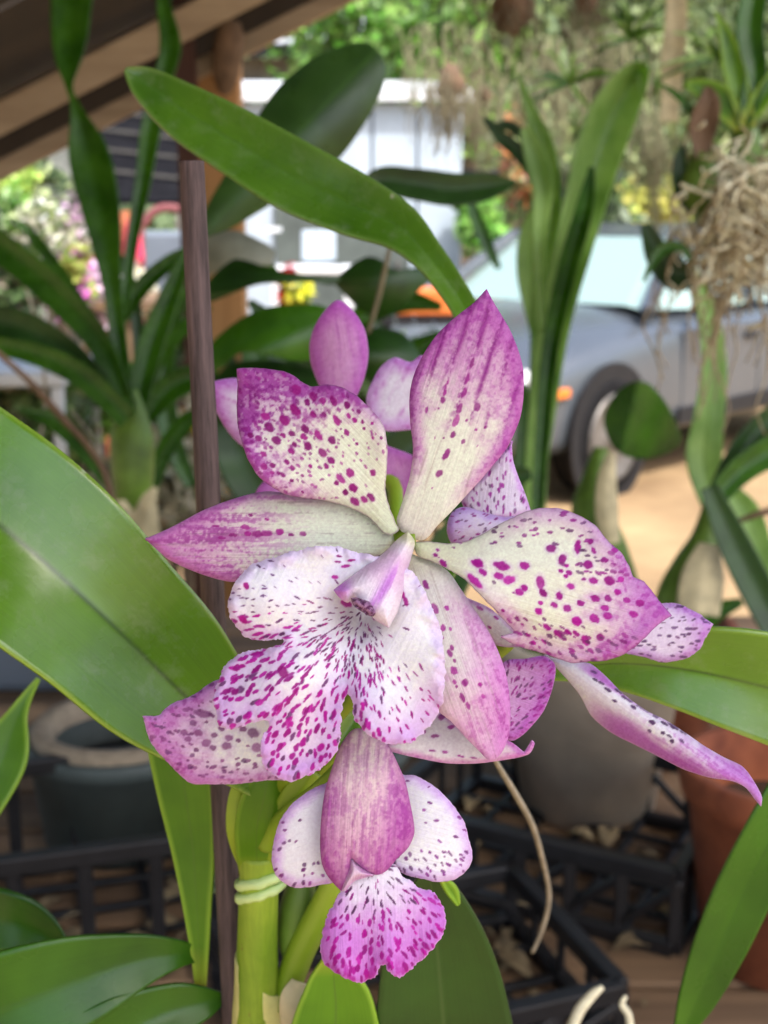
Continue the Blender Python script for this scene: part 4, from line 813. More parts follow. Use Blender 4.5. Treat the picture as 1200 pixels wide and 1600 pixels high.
# ---------------------------------------------------------------- buildings
def quadbox(mb, a, b, y0, y1, z0, z1): mb.box(((a+b)/2, (y0+y1)/2, (z0+z1)/2), (b-a, y1-y0, z1-z0))
x0, x1 = at_y(300, 300, 9.5).x, at_y(722, 300, 9.5).x; zt = at_y(650, 150, 9.5).z
shed = empty('white_shed', ((x0+x1)/2, 10.2, 0), 'white panelled shed with a low grey roof behind the flowers', 'shed')
nP = 6; w = (x1-x0)/nP
for k in range(nP):
    mb = MB(); quadbox(mb, x0+k*w+.010, x0+(k+1)*w-.010, 9.5, 9.56, 0, zt-.05); mb.build('wall_panel', M['pale_blue'], shed, bevel=.004)
mb = MB(); quadbox(mb, x0, x1, 9.57, 11.2, 0, zt-.06); mb.build('wall', M['pale_blue'], shed)
mb = MB(); mb.add([Vector(v) for v in [(x0-.1, 9.38, zt-.04), (x1+.06, 9.38, zt-.04), (x1+.06, 11.3, zt+.22), (x0-.1, 11.3, zt+.22), (x0-.1, 9.38, zt+.02), (x1+.06, 9.38, zt+.02), (x1+.06, 11.3, zt+.28), (x0-.1, 11.3, zt+.28)]], [(0, 3, 2, 1), (4, 5, 6, 7), (0, 1, 5, 4), (1, 2, 6, 5), (2, 3, 7, 6), (3, 0, 4, 7)]); mb.build('roof', M['metal_roof'], shed)
xa, xb = at_y(428, 300, 9.48).x, at_y(640, 300, 9.48).x; za = at_y(500, 318, 9.48).z
mb = MB(); quadbox(mb, xa, xb, 9.47, 9.497, .05, za); dr = mb.build('door', M['grey_green'], shed, bevel=.004)  # made-up door with handle, added to darken this stretch of wall
mb = MB(); mb.tube([(xb-.08, 9.44, za-.5, .015), (xb-.08, 9.43, za-.45, .015), (xb-.08, 9.44, za-.4, .015)], n=6, seg=8, world=True); mb.build('handle', M['rim'], dr, True)
# house behind with white metal roof
hy = 15.5; a = at_y(340, 72, hy); b = at_y(575, 72, hy); t1 = at_y(420, 22, hy+2.2)
house = empty('house', ((a.x+b.x)/2, hy+1.5, 0), 'far house with a white metal roof and dark eaves', 'house')
mb = MB(); quadbox(mb, a.x-.6, b.x, hy+.3, hy+4, 0, a.z-.1); mb.build('wall', M['grey_roof'], house)
for k in range(9):
    xa = a.x-.8+(b.x+.1-a.x+.8)*k/9; xb = a.x-.8+(b.x+.1-a.x+.8)*(k+1)/9-.015; mb = MB()
    mb.add([Vector(v) for v in [(xa, hy, a.z), (xb, hy, a.z), (xb, hy+2.2, t1.z), (xa, hy+2.2, t1.z), (xa, hy, a.z+.03), (xb, hy, a.z+.03), (xb, hy+2.2, t1.z+.03), (xa, hy+2.2, t1.z+.03)]], [(0, 3, 2, 1), (4, 5, 6, 7), (0, 1, 5, 4), (1, 2, 6, 5), (2, 3, 7, 6), (3, 0, 4, 7)]); mb.build('roof_sheet', M['metal_roof'], house)
mb = MB(); quadbox(mb, a.x-.8, b.x+.1, hy-.06, hy-.005, a.z-.12, a.z+.02); mb.build('gutter', M['trim'], house)
for k in range(3):
    mb = MB(); xx = a.x+.3+k*.55; quadbox(mb, xx, xx+.36, hy+.26, hy+.295, a.z-1.1, a.z-.35); wd = mb.build('window', M['trim'], house)
    mb = MB(); quadbox(mb, xx+.03, xx+.33, hy+.25, hy+.262, a.z-1.07, a.z-.38); mb.build('pane', M['glass'], wd)
# lean-to with black shade roof, left
ly = 6.0; q = [at_y(100, 168, ly+1.0), at_y(345, 182, ly+1.0), at_y(352, 322, ly), at_y(128, 318, ly)]
lean = empty('shade_shelter', ((q[0].x+q[1].x)/2, ly+.5, 0), 'low lean-to with a black shade cloth roof and grey battens', 'shelter')
nn = (q[1]-q[0]).cross(q[3]-q[0]).normalized(); nn = nn if nn.z > 0 else -nn
mb = MB(); mb.add([v for v in q]+[v+nn*.02 for v in q], [(0, 1, 2, 3), (7, 6, 5, 4), (0, 4, 5, 1), (1, 5, 6, 2), (2, 6, 7, 3), (3, 7, 4, 0)]); mb.build('shade_roof', M['shade_cloth'], lean)
for k in range(4):
    f = (k+.3)/4.6; a_ = q[0].lerp(q[3], f)+nn*.035; b_ = q[1].lerp(q[2], f)+nn*.035-Vector((0, 0, .10)) ; b_ = q[1].lerp(q[2], min(1, f+.12))+nn*.035
    mb = MB(); mb.bar(a_, b_, .016, .014); mb.build('batten', M['batten'], lean)
for v in q: 
    mb = MB(); mb.box((v.x, v.y, v.z/2), (.05, .05, v.z-.02)); mb.build('post', M['grey_wood'], lean)
# slatted grey fence at left
fe = empty('slat_fence', (-1.75, 6.4, 0), 'grey weathered slat fence left of the black shade roof', 'fence')
for k in range(14):
    c = at_y(-30+k*12.5, 250, 6.4); mb = MB(); zt2 = at_y(0, 185+R.uniform(-6, 10), 6.4).z; mb.box((c.x, 6.4+R.uniform(-.01, .01), zt2/2), (.032, .012, zt2)); mb.build('slat', M['grey_wood'], fe)
for zz in (.4, 1.5): mb = MB(); mb.box((at_y(50, 250, 6.4).x, 6.425, zz), (.6, .03, .05)); mb.build('rail', M['grey_wood'], fe)

# ---------------------------------------------------------------- the car
def car():
    root = empty('parked_car', (0, 0, 0), 'silver car parked facing left on the sandy yard', 'car')
    Lc, W = 4.4, .86
    # stations along x (0 = nose): half width, sill z, shoulder z, deck z
    st = [(0, .55, .38, .62, .66), (.06, .66, .26, .66, .73), (.2, .76, .22, .70, .80), (.45, .82, .20, .76, .87), (.8, .85, .20, .82, .94), (1.25, .86, .20, .88, 1.0), (1.6, .86, .20, .90, .98), (2.4, .86, .20, .90, .96), (3.4, .85, .20, .92, .97), (3.9, .83, .22, .92, 1.0), (4.25, .78, .28, .88, .97), (4.4, .68, .40, .80, .86)]
    V = []; F = []; m = 11
    for x, w, zs, zh, zd in st:
        half = [(w*.92, zs), (w, zs+.12), (w, (zs+zh)/2), (w*.985, zh-.04), (w*.93, zh+.01), (w*.6, zd)]
        ring = half+[(0, zd+.02)]+[(-a, b) for a, b in half[::-1]]; m = len(ring); V += [(x, a, b) for a, b in ring]
    for i in range(len(st)-1):
        for j in range(m): F.append((i*m+j, i*m+(j+1) % m, (i+1)*m+(j+1) % m, (i+1)*m+j))
    F += [tuple(range(m))[::-1], tuple((len(st)-1)*m+j for j in range(m))]
    body = mesh_obj('body', V, F, M['paint'], root); sb = body.modifiers.new('s', 'SUBSURF'); sb.levels = 1; sb.render_levels = 2
    # cabin
    g = [(1.30, .74, .98, .76, 1.0), (1.85, .74, .96, .60, 1.38), (2.2, .74, .96, .58, 1.45), (3.0, .74, .96, .57, 1.45), (3.6, .72, .96, .60, 1.28), (3.95, .68, .96, .66, 1.0)]
    V = []
    for x, wl, zl, wu, zu in g: V += [(x, wl, zl), (x, wu, zu-.03), (x, wu*.8, zu), (x, -wu*.8, zu), (x, -wu, zu-.03), (x, -wl, zl)]
    F = [(i*6+j, i*6+j+1, (i+1)*6+j+1, (i+1)*6+j) for i in range(5) for j in range(5)]
    cab = mesh_obj('cabin_glass', V, F, M['glass'], root, False)
    mb = MB(); mb.add([Vector(v)+Vector((0, 0, .008)) for v in V[6:24]], [(i*6+j, i*6+j+1, (i+1)*6+j+1, (i+1)*6+j) for i in (0, 1) for j in (1, 2, 3)]); mb.build('roof', M['paint'], root, True)
    for sgn in (-1, 1):
        mb = MB(); mb.bar((1.22, sgn*.80, .98), (1.86, sgn*.61, 1.39), .075, .06); mb.bar((1.86, sgn*.61, 1.39), (3.2, sgn*.585, 1.43), .07, .05); mb.build('pillar', M['paint'], root, bevel=.01)
        mb = MB(); mb.bar((2.55, sgn*.79, .96), (2.5, sgn*.60, 1.42), .07, .03); mb.build('door_pillar', M['trim'], root)
        mb = MB(); mb.lathe((0, 0, 0), [(0, 0), (.40, 0), (.40, .02), (0, .02)], 36)
        for wx in (.82, 3.45):
            ar = MB(); ar.V = [Vector((wx+v.x, sgn*(.835+v.z), .33+v.y)) for v in mb.V]; ar.F = list(mb.F); ar.build('wheel_arch', M['trim'], root)
            ty = MB(); ty.lathe((0, 0, 0), [(.20, -.02), (.215, .02), (.30, .03), (.32, .01), (.32, -.18), (.2, -.2)], 40); ty.V = [Vector((wx+v.x, sgn*(.84+v.z), .32+v.y)) for v in ty.V]; wh = ty.build('wheel', M['blackrubber'], root, True)
            rm = MB(); rm.lathe((0, 0, 0), [(0, .035), (.05, .038), (.06, .022), (.19, .016), (.23, .04), (.245, .04), (.245, -.02)], 30); rm.V = [Vector((wx+v.x, sgn*(.84+v.z), .32+v.y)) for v in rm.V]; rm.build('rim', M['rim'], wh, True)
        # head lamp, amber lens, mirror, doors
        lp = MB(); lp.lathe((0, 0, 0), [(0, .03), (.05, .028), (.085, .0), (.05, -.03), (0, -.05)], 18); lp.V = [Vector((.14+v.z-abs(v.x)*.3+.10, sgn*(.66+v.x*1.2), .665+v.y*.75)) for v in lp.V]; lp.build('headlight', M['lamp'], root, True)
        mb = MB(); mb.box((.36, sgn*.80, .60), (.16, .06, .05)); mb.build('indicator', M['amber'], root, bevel=.01)
        mb = MB(); mb.box((1.62, sgn*.98, 1.0), (.10, .20, .13)); mb.build('mirror', M['trim'], root, bevel=.03)
        for da, db in ((1.55, 2.5), (2.52, 3.25)):
            mb = MB(); mb.add([Vector((da, sgn*.866, .30)), Vector((db, sgn*.866, .30)), Vector((db, sgn*.866, .86)), Vector((da, sgn*.866, .86))]+[Vector((da, sgn*.85, .30)), Vector((db, sgn*.85, .30)), Vector((db, sgn*.85, .86)), Vector((da, sgn*.85, .86))], [(0, 1, 2, 3), (7, 6, 5, 4), (0, 4, 5, 1), (1, 5, 6, 2), (2, 6, 7, 3), (3, 7, 4, 0)]); dr = mb.build('door', M['paint'] if da > 2 else M['paint'], root, bevel=.006)
            mb = MB(); mb.box((db-.14, sgn*.878, .78), (.16, .02, .03)); mb.build('handle', M['trim'], dr)
        mb = MB(); mb.box((2.4, sgn*.872, .36), (1.8, .02, .10)); mb.build('side_moulding', M['trim'], root, bevel=.006)
    mb = MB(); mb.box((.05, 0, .40), (.16, 1.36, .16)); mb.build('bumper', M['trim'], root, bevel=.04)
    mb = MB(); mb.box((.035, 0, .60), (.06, .7, .10)); mb.build('grille', M['trim'], root, bevel=.01)
    w0 = G(950, 772); yaw = math.radians(48)
    # local x runs from nose to tail; the side y = -1 faces the camera
    Rm = Matrix.Rotation(yaw, 4, 'Z'); off = Rm @ Vector((.82, -.84, 0))
    root.location = (w0.x-off.x, w0.y-off.y, 0); root.rotation_euler = (0, 0, yaw)
    for o in root.children: o.matrix_parent_inverse = Matrix.Identity(4)
car()

# ---------------------------------------------------------------- yard clutter in the background
def cyl(name, c, r, h, mat, label, cat, group=None, prof=None):
    mb = MB(); mb.lathe(c, prof or [(0, 0), (r*.96, 0), (r, h*.03), (r, h*.96), (r*.94, h), (r*.8, h), (r*.78, h*.9), (0, h*.9)], 32); return mb.build(name, mat, None, True, label=label, cat=cat, group=group)
for px, w, lab in ((152, 32, 'left of two terracotta pipes standing behind the left plant'), (196, 20, 'right, thinner of two terracotta pipes behind the left plant')):
    c = at_y(px, 330, 5.0); r = w*5/2000; cyl('clay_pipe', (c.x, 5.0, 0), r, c.z, M['terracotta'], lab, 'pipe', 'clay pipes')
c = at_y(206, 345, 4.9); mb = MB(); mb.lathe((c.x, 4.9, c.z-.16), [(0, 0), (.04, 0), (.042, .03), (.03, .12), (.015, .165), (0, .17)], 20); mb.build('pink_cone', M['pink'], None, True, label='pink plastic cone on a short post by the clay pipes', cat='cone')
mb = MB(); mb.box((c.x, 4.9, (c.z-.161)/2), (.05, .05, c.z-.161)); mb.build('short_post', M['wood_post'], None, label='short timber post carrying the pink cone', cat='post')
c = at_y(255, 420, 5.2); e = empty('garden_arch', (c.x, 5.2, 0), 'faded pink hoop behind the brown stake', 'hoop'); tube('hoop', [(c.x-.09, 5.2, 0, .018), (c.x-.09, 5.2, at_y(0, 420, 5.2).z, .018), (c.x-.06, 5.2, at_y(0, 345, 5.2).z, .018), (c.x+.03, 5.2, at_y(0, 325, 5.2).z, .018), (c.x+.12, 5.2, at_y(0, 345, 5.2).z, .018), (c.x+.14, 5.2, at_y(0, 430, 5.2).z, .018), (c.x+.14, 5.2, 0, .018)], M['faded'], e, 40, 8, True)
c = at_y(290, 380, 5.6); mb = MB(); mb.box((c.x, 5.6, .72), (.42, .3, 1.44)); mb.build('grey_cabinet', M['bin'], None, bevel=.02, label='grey cabinet under the black shade roof', cat='cabinet')
# nursery stand with small potted plants, left
stand_z = at_y(60, 470, 4.2).z
st = empty('nursery_stand', (at_y(50, 470, 4.2).x, 4.2, 0), 'timber stand crowded with small pots at the left', 'stand')
for k in range(4):
    mb = MB(); c = at_y(40, 470, 4.0+k*.13); mb.box((c.x-.1, 4.0+k*.13, stand_z), (1.1, .12, .03)); mb.build('board', M['wood_bench'], st, bevel=.003)
for sx in (-.55, .38):
    for sy in (4.0, 4.39):
        mb = MB(); mb.box((at_y(40, 470, 4.2).x+sx, sy, stand_z/2-.008), (.05, .05, stand_z-.016)); mb.build('leg', M['wood_bench'], st)
specs = [(-20, 4.1, DEEP, 'black', 'dark leafy pot plant at the left end of the stand'), (30, 4.2, FRESH, 'clay_pale', 'fresh green pot plant on the stand below the fence'), (75, 4.15, PALE+[(236, 232, 214)]*3, 'white_paint', 'cream flowering pot plant on the stand'), (112, 4.3, [(240, 236, 226), (220, 180, 214), (100, 120, 80)], 'black', 'white and pink flowering pot plant beside the clay pipes')]
for px, y, cols, pm, lab in specs:
    c = at_y(px, 470, y); e = empty('potted_plant', (c.x, y, stand_z+.015), lab, 'plant', 'pots on the nursery stand'); mb = MB()
    mb.lathe((c.x, y, stand_z+.016), [(0, 0), (.042, 0), (.058, .1), (.062, .1), (.062, .115), (.052, .115), (.05, .09), (0, .09)], 24); mb.build('pot', M[pm], e, True)
    cs = [(Vector((c.x+R.uniform(-.05, .05), y+R.uniform(-.04, .04), stand_z+.17+R.uniform(0, .14))), (.06, .05, .06)) for _ in range(6)]; cloud_obj('leaves', cs, 420, .028, cols, int(px+99), e)
for px, py, y, cols, lab, s in [(70, 270, 5.4, DEEP+PALE[:2], 'pale trailing plant hanging before the fence', 31), (20, 300, 4.9, [(186, 206, 110), (160, 190, 90)], 'lime green hanging plant at the left edge', 32), (75, 345, 4.6, [(214, 214, 206), (176, 180, 150), (120, 126, 92), (80, 90, 60), (70, 64, 52)], 'white flowered plant left of the clay pipes', 33), (30, 440, 3.6, DEEP+[(150, 140, 120)], 'dark tangled plant at the left edge', 34), (100, 440, 3.9, [(206, 110, 190), (190, 200, 90), (100, 130, 60)], 'plant with a pink bloom behind the left leaves', 35), (140, 460, 4.0, [(240, 226, 236), (220, 190, 214)], 'pale pink bloom plant below the clay pipes', 36), (200, 455, 4.4, [(236, 234, 216), (220, 220, 190)], 'cream flowered plant below the pink cone', 37)]:
    shrub(px, py, y, .10, cols, lab, s, 420, .035, .10, 'small_plant')
for px, py, y, cols, lab, s in [(120, 610, 3.0, FRESH, 'lime green plant beside the white table', 41), (35, 650, 2.9, [(120, 130, 80), (190, 180, 150), (80, 100, 50)], 'mixed foliage plant under the white table', 42), (90, 690, 2.7, DEEP+GREENS, 'round dark plant below the white table', 43), (275, 650, 2.8, [(220, 190, 170), (200, 170, 150), (120, 110, 80)], 'pale dried plant right of the left bulb', 44), (350, 700, 2.6, [(196, 190, 170), (150, 150, 110), (214, 170, 60)], 'yellow and cream plant behind the stake', 45), (250, 780, 2.4, [(170, 164, 140), (140, 140, 110)], 'dry grey plant below the left bulb', 46), (300, 560, 3.4, DEEP, 'dark shrub behind the stake', 47), (420, 640, 2.8, DEEP, 'dark shrub behind the lilac flower', 48), (560, 560, 3.0, DEEP+GREENS, 'dark shrub in the middle behind the flowers', 49), (690, 600, 3.2, DEEP, 'dark shrub behind the tall sepal', 50), (460, 740, 2.5, DEEP, 'dark shrub low behind the spotted petal', 51)]:
    shrub(px, py, y, .13, cols, lab, s, 650, .035, .12, 'small_plant')
# white plastic table at the left edge
t0 = at_y(-60, 585, 2.6); t1_ = at_y(100, 585, 2.6); tb = empty('white_table', ((t0.x+t1_.x)/2, 2.75, 0), 'white plastic table corner at the left edge', 'table')
mb = MB(); mb.box(((t0.x+t1_.x)/2-.1, 2.78, t0.z-.012), (t1_.x-t0.x+.2, .36, .03)); mb.build('table_top', M['white_paint'], tb, bevel=.008)
for sx in (0, .42):
    for sy in (2.62, 2.94): mb = MB(); mb.box((t1_.x-.02-sx, sy, (t0.z-.03)/2), (.024, .024, t0.z-.03)); mb.build('leg', M['white_paint'], tb, bevel=.004)
# white plastic chair
cc = at_y(490, 420, 7.4); ch = empty('white_chair', (cc.x, 7.4, 0), 'white plastic garden chair in the yard behind the leaves', 'chair')
zt3 = at_y(490, 366, 7.4).z; zs3 = at_y(490, 415, 7.4).z
mb = MB(); mb.box((cc.x+.02, 7.6, (zt3+zs3)/2+.02), (.20, .03, zt3-zs3)); mb.build('backrest', M['pale_blue'], ch, bevel=.014)
mb = MB(); mb.box((cc.x, 7.4, zs3-.02), (.46, .44, .04)); mb.build('seat', M['white_paint'], ch, bevel=.01)
for sx in (-.2, .2):
    for sy in (7.2, 7.58): mb = MB(); mb.box((cc.x+sx, sy, (zs3-.04)/2), (.04, .04, zs3-.04)); mb.build('leg', M['white_paint'], ch)
    mb = MB(); mb.bar((cc.x+sx*1.1, 7.22, zs3+.2), (cc.x+sx*1.1, 7.62, zs3+.2), .05, .025); mb.build('arm', M['white_paint'], ch)
# orange tarp crate and coloured flowers
oc = at_y(662, 470, 5.5); mb = MB(); mb.box((oc.x, 5.5, oc.z), (.25, .2, .11)); mb.build('orange_bin', M['orange'], None, bevel=.012, label='orange plastic bin on a dark stand by the white shed', cat='bin')
zz = oc.z-.056; e = empty('dark_stand', (oc.x, 5.5, 0), 'dark slatted stand under the orange bin', 'stand')
for k in range(5): mb = MB(); mb.box((oc.x-.16+k*.08, 5.5, zz-.02), (.07, .3, .03)); mb.build('slat', M['trim'], e)
for sx in (-.16, .16):
    for sy in (5.38, 5.62): mb = MB(); mb.box((oc.x+sx, sy, (zz-.036)/2), (.04, .04, zz-.036)); mb.build('leg', M['trim'], e)
fc = at_y(455, 455, 5.0); shrub(465, 452, 5.0, .06, [(232, 220, 60), (226, 210, 40), (120, 150, 60)], 'yellow flowering plant between the dark leaves', 61, 260, .04, .06, 'small_plant'); shrub(447, 448, 5.1, .035, [(190, 30, 36), (170, 30, 40)], 'small red flowering plant beside the yellow one', 62, 120, .035, .08, 'small_plant')
# black pots of the background
for px, py, y, r, lab in ((758, 285, 10.0, .17, 'black tub on a stand beside the white shed'), (925, 270, 11.0, .16, 'black tub behind the tall leaves')):
    c = at_y(px, py, y); e = empty('black_tub', (c.x, y, 0), lab, 'tub'); mb = MB(); mb.lathe((c.x, y, c.z), [(0, -.10), (r*.8, -.10), (r, .06), (r*1.05, .07), (r*1.05, .09), (r*.9, .09), (r*.85, .03), (0, .03)], 28); mb.build('tub_body', M['black'], e, True)
    mb = MB(); mb.box((c.x, y, (c.z-.102)/2), (.05, .05, c.z-.102)); mb.build('stand_leg', M['grey_wood'], e)
M['root_grey'] = mat_plain('grey root', L3(168, 160, 142), .8, .3, 90, bump=.0006)
# ---------------------------------------------------------------- bench
BZ = .85
bench = empty('potting_bench', (0, 1.4, 0), 'weathered plank bench under the pots and crates', 'bench')
y = .12
k = 0
while y < 1.98:
    mb = MB(); w = .088; mb.box((R.uniform(-.02, .02), y+w/2, BZ-.0125+R.uniform(-.002, .001)), (2.6, w, .025)); mb.build('plank', M['wood_bench'], bench, bevel=.003); y += w+.009; k += 1
for sx in (-1.2, 0, 1.2):
    mb = MB(); mb.box((sx, 1.05, BZ-.065), (.05, 1.8, .075)); mb.build('bearer', M['wood_bench'], bench)
    for sy in (.2, 1.9): mb = MB(); mb.box((sx, sy, (BZ-.103)/2), (.07, .07, BZ-.103)); mb.build('leg', M['wood_bench'], bench)
# ---------------------------------------------------------------- crates
def crate(c, size, rot, label, nb=(7, 5), cross=False, floor=True):
    sx, sy, sz = size; e = empty('black_crate', c, label, 'crate', 'black plastic crates on the bench'); Rm = Matrix.Rotation(rot, 3, 'Z'); c = Vector(c)
    def Wp(x, y, z): return c+Rm @ Vector((x, y, z))
    def bar(n, a, b, w, h, up=(0, 0, 1)):
        mb = MB(); mb.bar(Wp(*a), Wp(*b), w, h, up); return mb.build(n, M['black'], e, bevel=.0015)
    hx, hy = sx/2, sy/2
    for z, h, n in ((sz-.008, .016, 'top_rim'), (.007, .014, 'bottom_rim')):
        for a, b in (((-hx, -hy), (hx, -hy)), ((hx, -hy), (hx, hy)), ((hx, hy), (-hx, hy)), ((-hx, hy), (-hx, -hy))): bar(n, (a[0], a[1], z), (b[0], b[1], z), .014, h)
    for i in range(nb[0]+1):
        x = -hx+sx*i/nb[0]
        for yy in (-hy, hy): bar('upright', (x, yy, .012), (x, yy, sz-.012), .012, .006, (0, 1, 0))
    for i in range(1, nb[1]):
        yy = -hy+sy*i/nb[1]
        for x in (-hx, hx): bar('upright', (x, yy, .012), (x, yy, sz-.012), .006, .012, (0, 1, 0))
    if floor:
        for i in range(1, nb[0]): x = -hx+sx*i/nb[0]; bar('floor_bar', (x, -hy, .006), (x, hy, .006), .009, .006)
        for i in range(1, nb[1]): yy = -hy+sy*i/nb[1]; bar('floor_bar', (-hx, yy, .008), (hx, yy, .008), .009, .006)
    if cross:
        for i in range(nb[0]):
            a = -hx+sx*i/nb[0]; b = a+sx/nb[0]; bar('brace', (a, -hy, .02), (b, -hy, sz-.02), .008, .007, (0, 1, 0)); bar('brace', (b, hy, .02), (a, hy, sz-.02), .008, .007, (0, 1, 0))
    return e
c = G(140, 1500, BZ); crate((c.x-.02, c.y+.07, BZ), (.36, .20, .125), math.radians(16), 'black open crate in front of the grey green pot', (6, 4))
c = G(905, 1440, BZ); crate((c.x, c.y+.12, BZ), (.30, .24, .085), math.radians(-28), 'black lattice crate in front of the pale clay pot', (6, 5), True)
c = G(640, 1590, BZ); crate((c.x, c.y, BZ), (.28, .20, .065), math.radians(20), 'black crate in the lower middle behind the dark leaf', (5, 4), True)
# crate under the orchid's own pot (below the picture)
mbx = crate((foot.x, foot.y+.02, BZ), (.22, .2, .2), 0, 'black crate under the orchid, below the picture', (5, 4))
mb = MB(); mb.box((foot.x, foot.y+.02, BZ+.21), (.24, .22, .018)); mb.build('board', M['wood_bench'], None, bevel=.002, label='short board on the crate under the orchid pot', cat='board')
# ---------------------------------------------------------------- pots on the bench
def rimpot(px, py, wpx, D, h, mat, label, **k):
    c = P(px, py, D); r = wpx*D/FPX/2; return pot('plant_pot', (c.x, c.y, c.z-h), r, h, .006, mat, label, **k), c, r
c = P(188, 1140, 1.36); r = .098
e = pot('plant_pot', (c.x, c.y, BZ), r, c.z-BZ, .004, M['pot_grey'], 'grey green pot with a beige fibre ring inside its rim', soil=M['black'], lift=.6, taper=.85, rim=.004)
mb = MB(); h = c.z-BZ; mb.lathe((c.x, c.y, BZ), [(r-.006, h-.02), (r-.005, h+.006), (r-.010, h+.012), (r-.022, h+.010), (r-.026, h+.002), (r-.028, h-.010)], 48); mb.build('fibre_ring', M['fibre'], e, True)
c = G(930, 1292, BZ); r = .092; e = pot('plant_pot', (c.x, c.y+.06, BZ), r+.012, .20, .008, M['clay_pale'], 'pale grey clay pot behind the black lattice crate', soil=M['bark'], taper=.72, rim=.004, lift=.9); beige = Vector((c.x, c.y+.06, BZ+.18))
c = P(1236, 1192, 1.12); r = .090; e = pot('plant_pot', (c.x, c.y, BZ), r, c.z-BZ, .006, M['terracotta'], 'terracotta pot standing at the right edge', soil=M['bark'], taper=.75, rim=.006, rimh=.03, lift=.72)
c = G(20, 1130, BZ); mb = MB(); mb.box((c.x-.06, c.y+.2, BZ+.082), (.24, .2, .16)); mb.build('grey_bin', M['bin'], None, bevel=.015, label='blue grey plastic box behind the grey green pot', cat='box')
def bpot(px, D, top, r, mat, label):
    c = P(px, 900, D); return pot('plant_pot', (c.x, c.y, BZ), r, top-BZ, .004, M[mat], label, soil=M['bark'], lift=.9)
# ---------------------------------------------------------------- neighbouring plants
def plant(name, px, py, D, label, cat='plant'): return empty(name, P(px, py, D), label, cat)
pl = plant('left_plant', 206, 800, 1.5, 'narrow leaved orchid at the left with a stout green bulb', 'orchid'); pl.name = 'orchid_plant'
tube('pseudobulb', [(212,900,20,1.52),(210,800,26,1.51),(208,745,32,1.5),(206,690,35,1.5),(205,645,24,1.5),(203,610,12,1.5)], M['bulb'], pl, 30, 16)
bulbsh = ribbon('sheath', [(232,890,20,1.47),(226,830,24,1.46),(232,785,14,1.46),(244,762,4,1.46)], M['sheath'], pl, keel=-.4, n=24)
ribbon('sheath', [(190,880,18,1.47),(194,820,22,1.46),(186,782,8,1.46)], M['sheath'], pl, keel=-.4, n=24)
def rb(par, pts, mat, D, keel=.3, **k): return ribbon('leaf', [(a, b, c_, D+dd) for a, b, c_, dd in [(q+(0,))[:4] for q in pts]], M[mat], par, keel=keel, **k)
rb(pl, [(200,650,13),(186,540,14),(174,440,16),(158,330,30),(138,240,32),(119,170,9),(108,135,6),(107,90,22),(110,30,31),(115,-60,32),(118,-140,14)], 'leaf_mid', 1.48, n=70)
rb(pl, [(192,500,8),(206,380,10),(224,280,13),(236,200,16),(256,120,15),(266,70,17),(256,10,11),(246,-60,4)], 'leaf_mid', 1.5, n=60)
rb(pl, [(200,640,14),(152,532,20),(80,452,25),(18,400,24),(-60,345,20),(-140,300,6)], 'leaf_mid', 1.46, .35)
rb(pl, [(196,650,14),(125,568,20),(60,524,26),(0,503,26),(-80,498,18)], 'leaf_dark', 1.44)
rb(pl, [(200,655,18),(128,588,19),(50,552,17),(-50,532,12)], 'leaf_mid', 1.42)
rb(pl, [(210,650,17),(234,545,21),(262,470,17),(282,420,12),(302,375,5)], 'leaf_mid', 1.52)
rb(pl, [(190,500,10),(222,448,14),(264,410,12),(300,385,4)], 'leaf_mid', 1.56)
rb(pl, [(225,660,10),(262,610,22),(300,590,20),(340,580,8)], 'leaf_mid', 1.6)
for q_, mt_, D_ in [([(230,800,8),(250,720,14),(290,660,14),(330,640,3)], 'leaf_mid', 1.7), ([(170,760,8),(130,700,14),(90,660,16),(30,640,4)], 'leaf_mid', 1.75), ([(215,650,8),(250,560,10),(300,500,10),(330,480,3)], 'leaf_mid', 1.65), ([(180,620,6),(140,500,9),(60,380,9),(20,340,2)], 'leaf_mid', 1.8), ([(215,640,6),(215,520,9),(200,430,9),(150,350,2)], 'leaf_dark', 1.7)]: rb(pl, q_, mt_, D_, .4, n=40, tilt=.3)
for q_ in ([(40,760,3,1.9),(70,640,3,1.9),(60,520,2.5,1.9),(30,420,2,1.9)], [(300,800,3,2.0),(285,700,3,2.0),(300,600,2.5,2.0),(330,540,2,2.0)], [(160,800,2.5,1.8),(150,700,2.5,1.8),(110,640,2,1.8)]): tube('dry_stem', q_, M['root_grey'], pl, 20, 6)
bpot(208, 1.55, 1.0, .07, 'black', 'black pot of the narrow leaved orchid, hidden behind the broad leaf')
tube('thin_stem', [(-40,520,5,1.3),(40,590,5,1.3),(95,650,6,1.3),(140,700,5,1.3),(170,760,5,1.3),(190,900,5,1.3)], M['dead'], pl, 24, 8)

pm = plant('centre_plant', 480, 760, 1.1, 'dark leaved plant behind the flowers in the centre', 'plant'); pm.name = 'leafy_plant'
S = lambda pts, b_, t_, D, mat, k=20: leafsheet(pts, b_, t_, lambda X, Y, s, t, E: D*1000+k*s*s-k*np.sin(np.clip(t, 0, 1)*3), M[mat], 5, .001, pm)
S([(602,100),(578,68),(540,70),(490,90),(440,130),(408,172),(370,240),(330,310),(312,352),(320,372),(360,357),(420,322),(480,285),(530,248),(572,190),(597,140)], (318, 365), (590, 75), .80, 'leaf_back', 12)
rb(pm, [(560,330,8),(590,284,20),(650,288,25),(710,296,26),(765,291,20),(806,284,3)], 'leaf_dark', .95)
S(z6([(50,560),(110,500),(180,450),(250,460),(330,490),(450,512),(560,520),(640,530),(600,560),(500,545),(400,550),(300,552),(220,575),(150,605),(50,645),(-40,680),(-20,600)]), (300, 465), (530, 435), 1.0, 'leaf_dark')
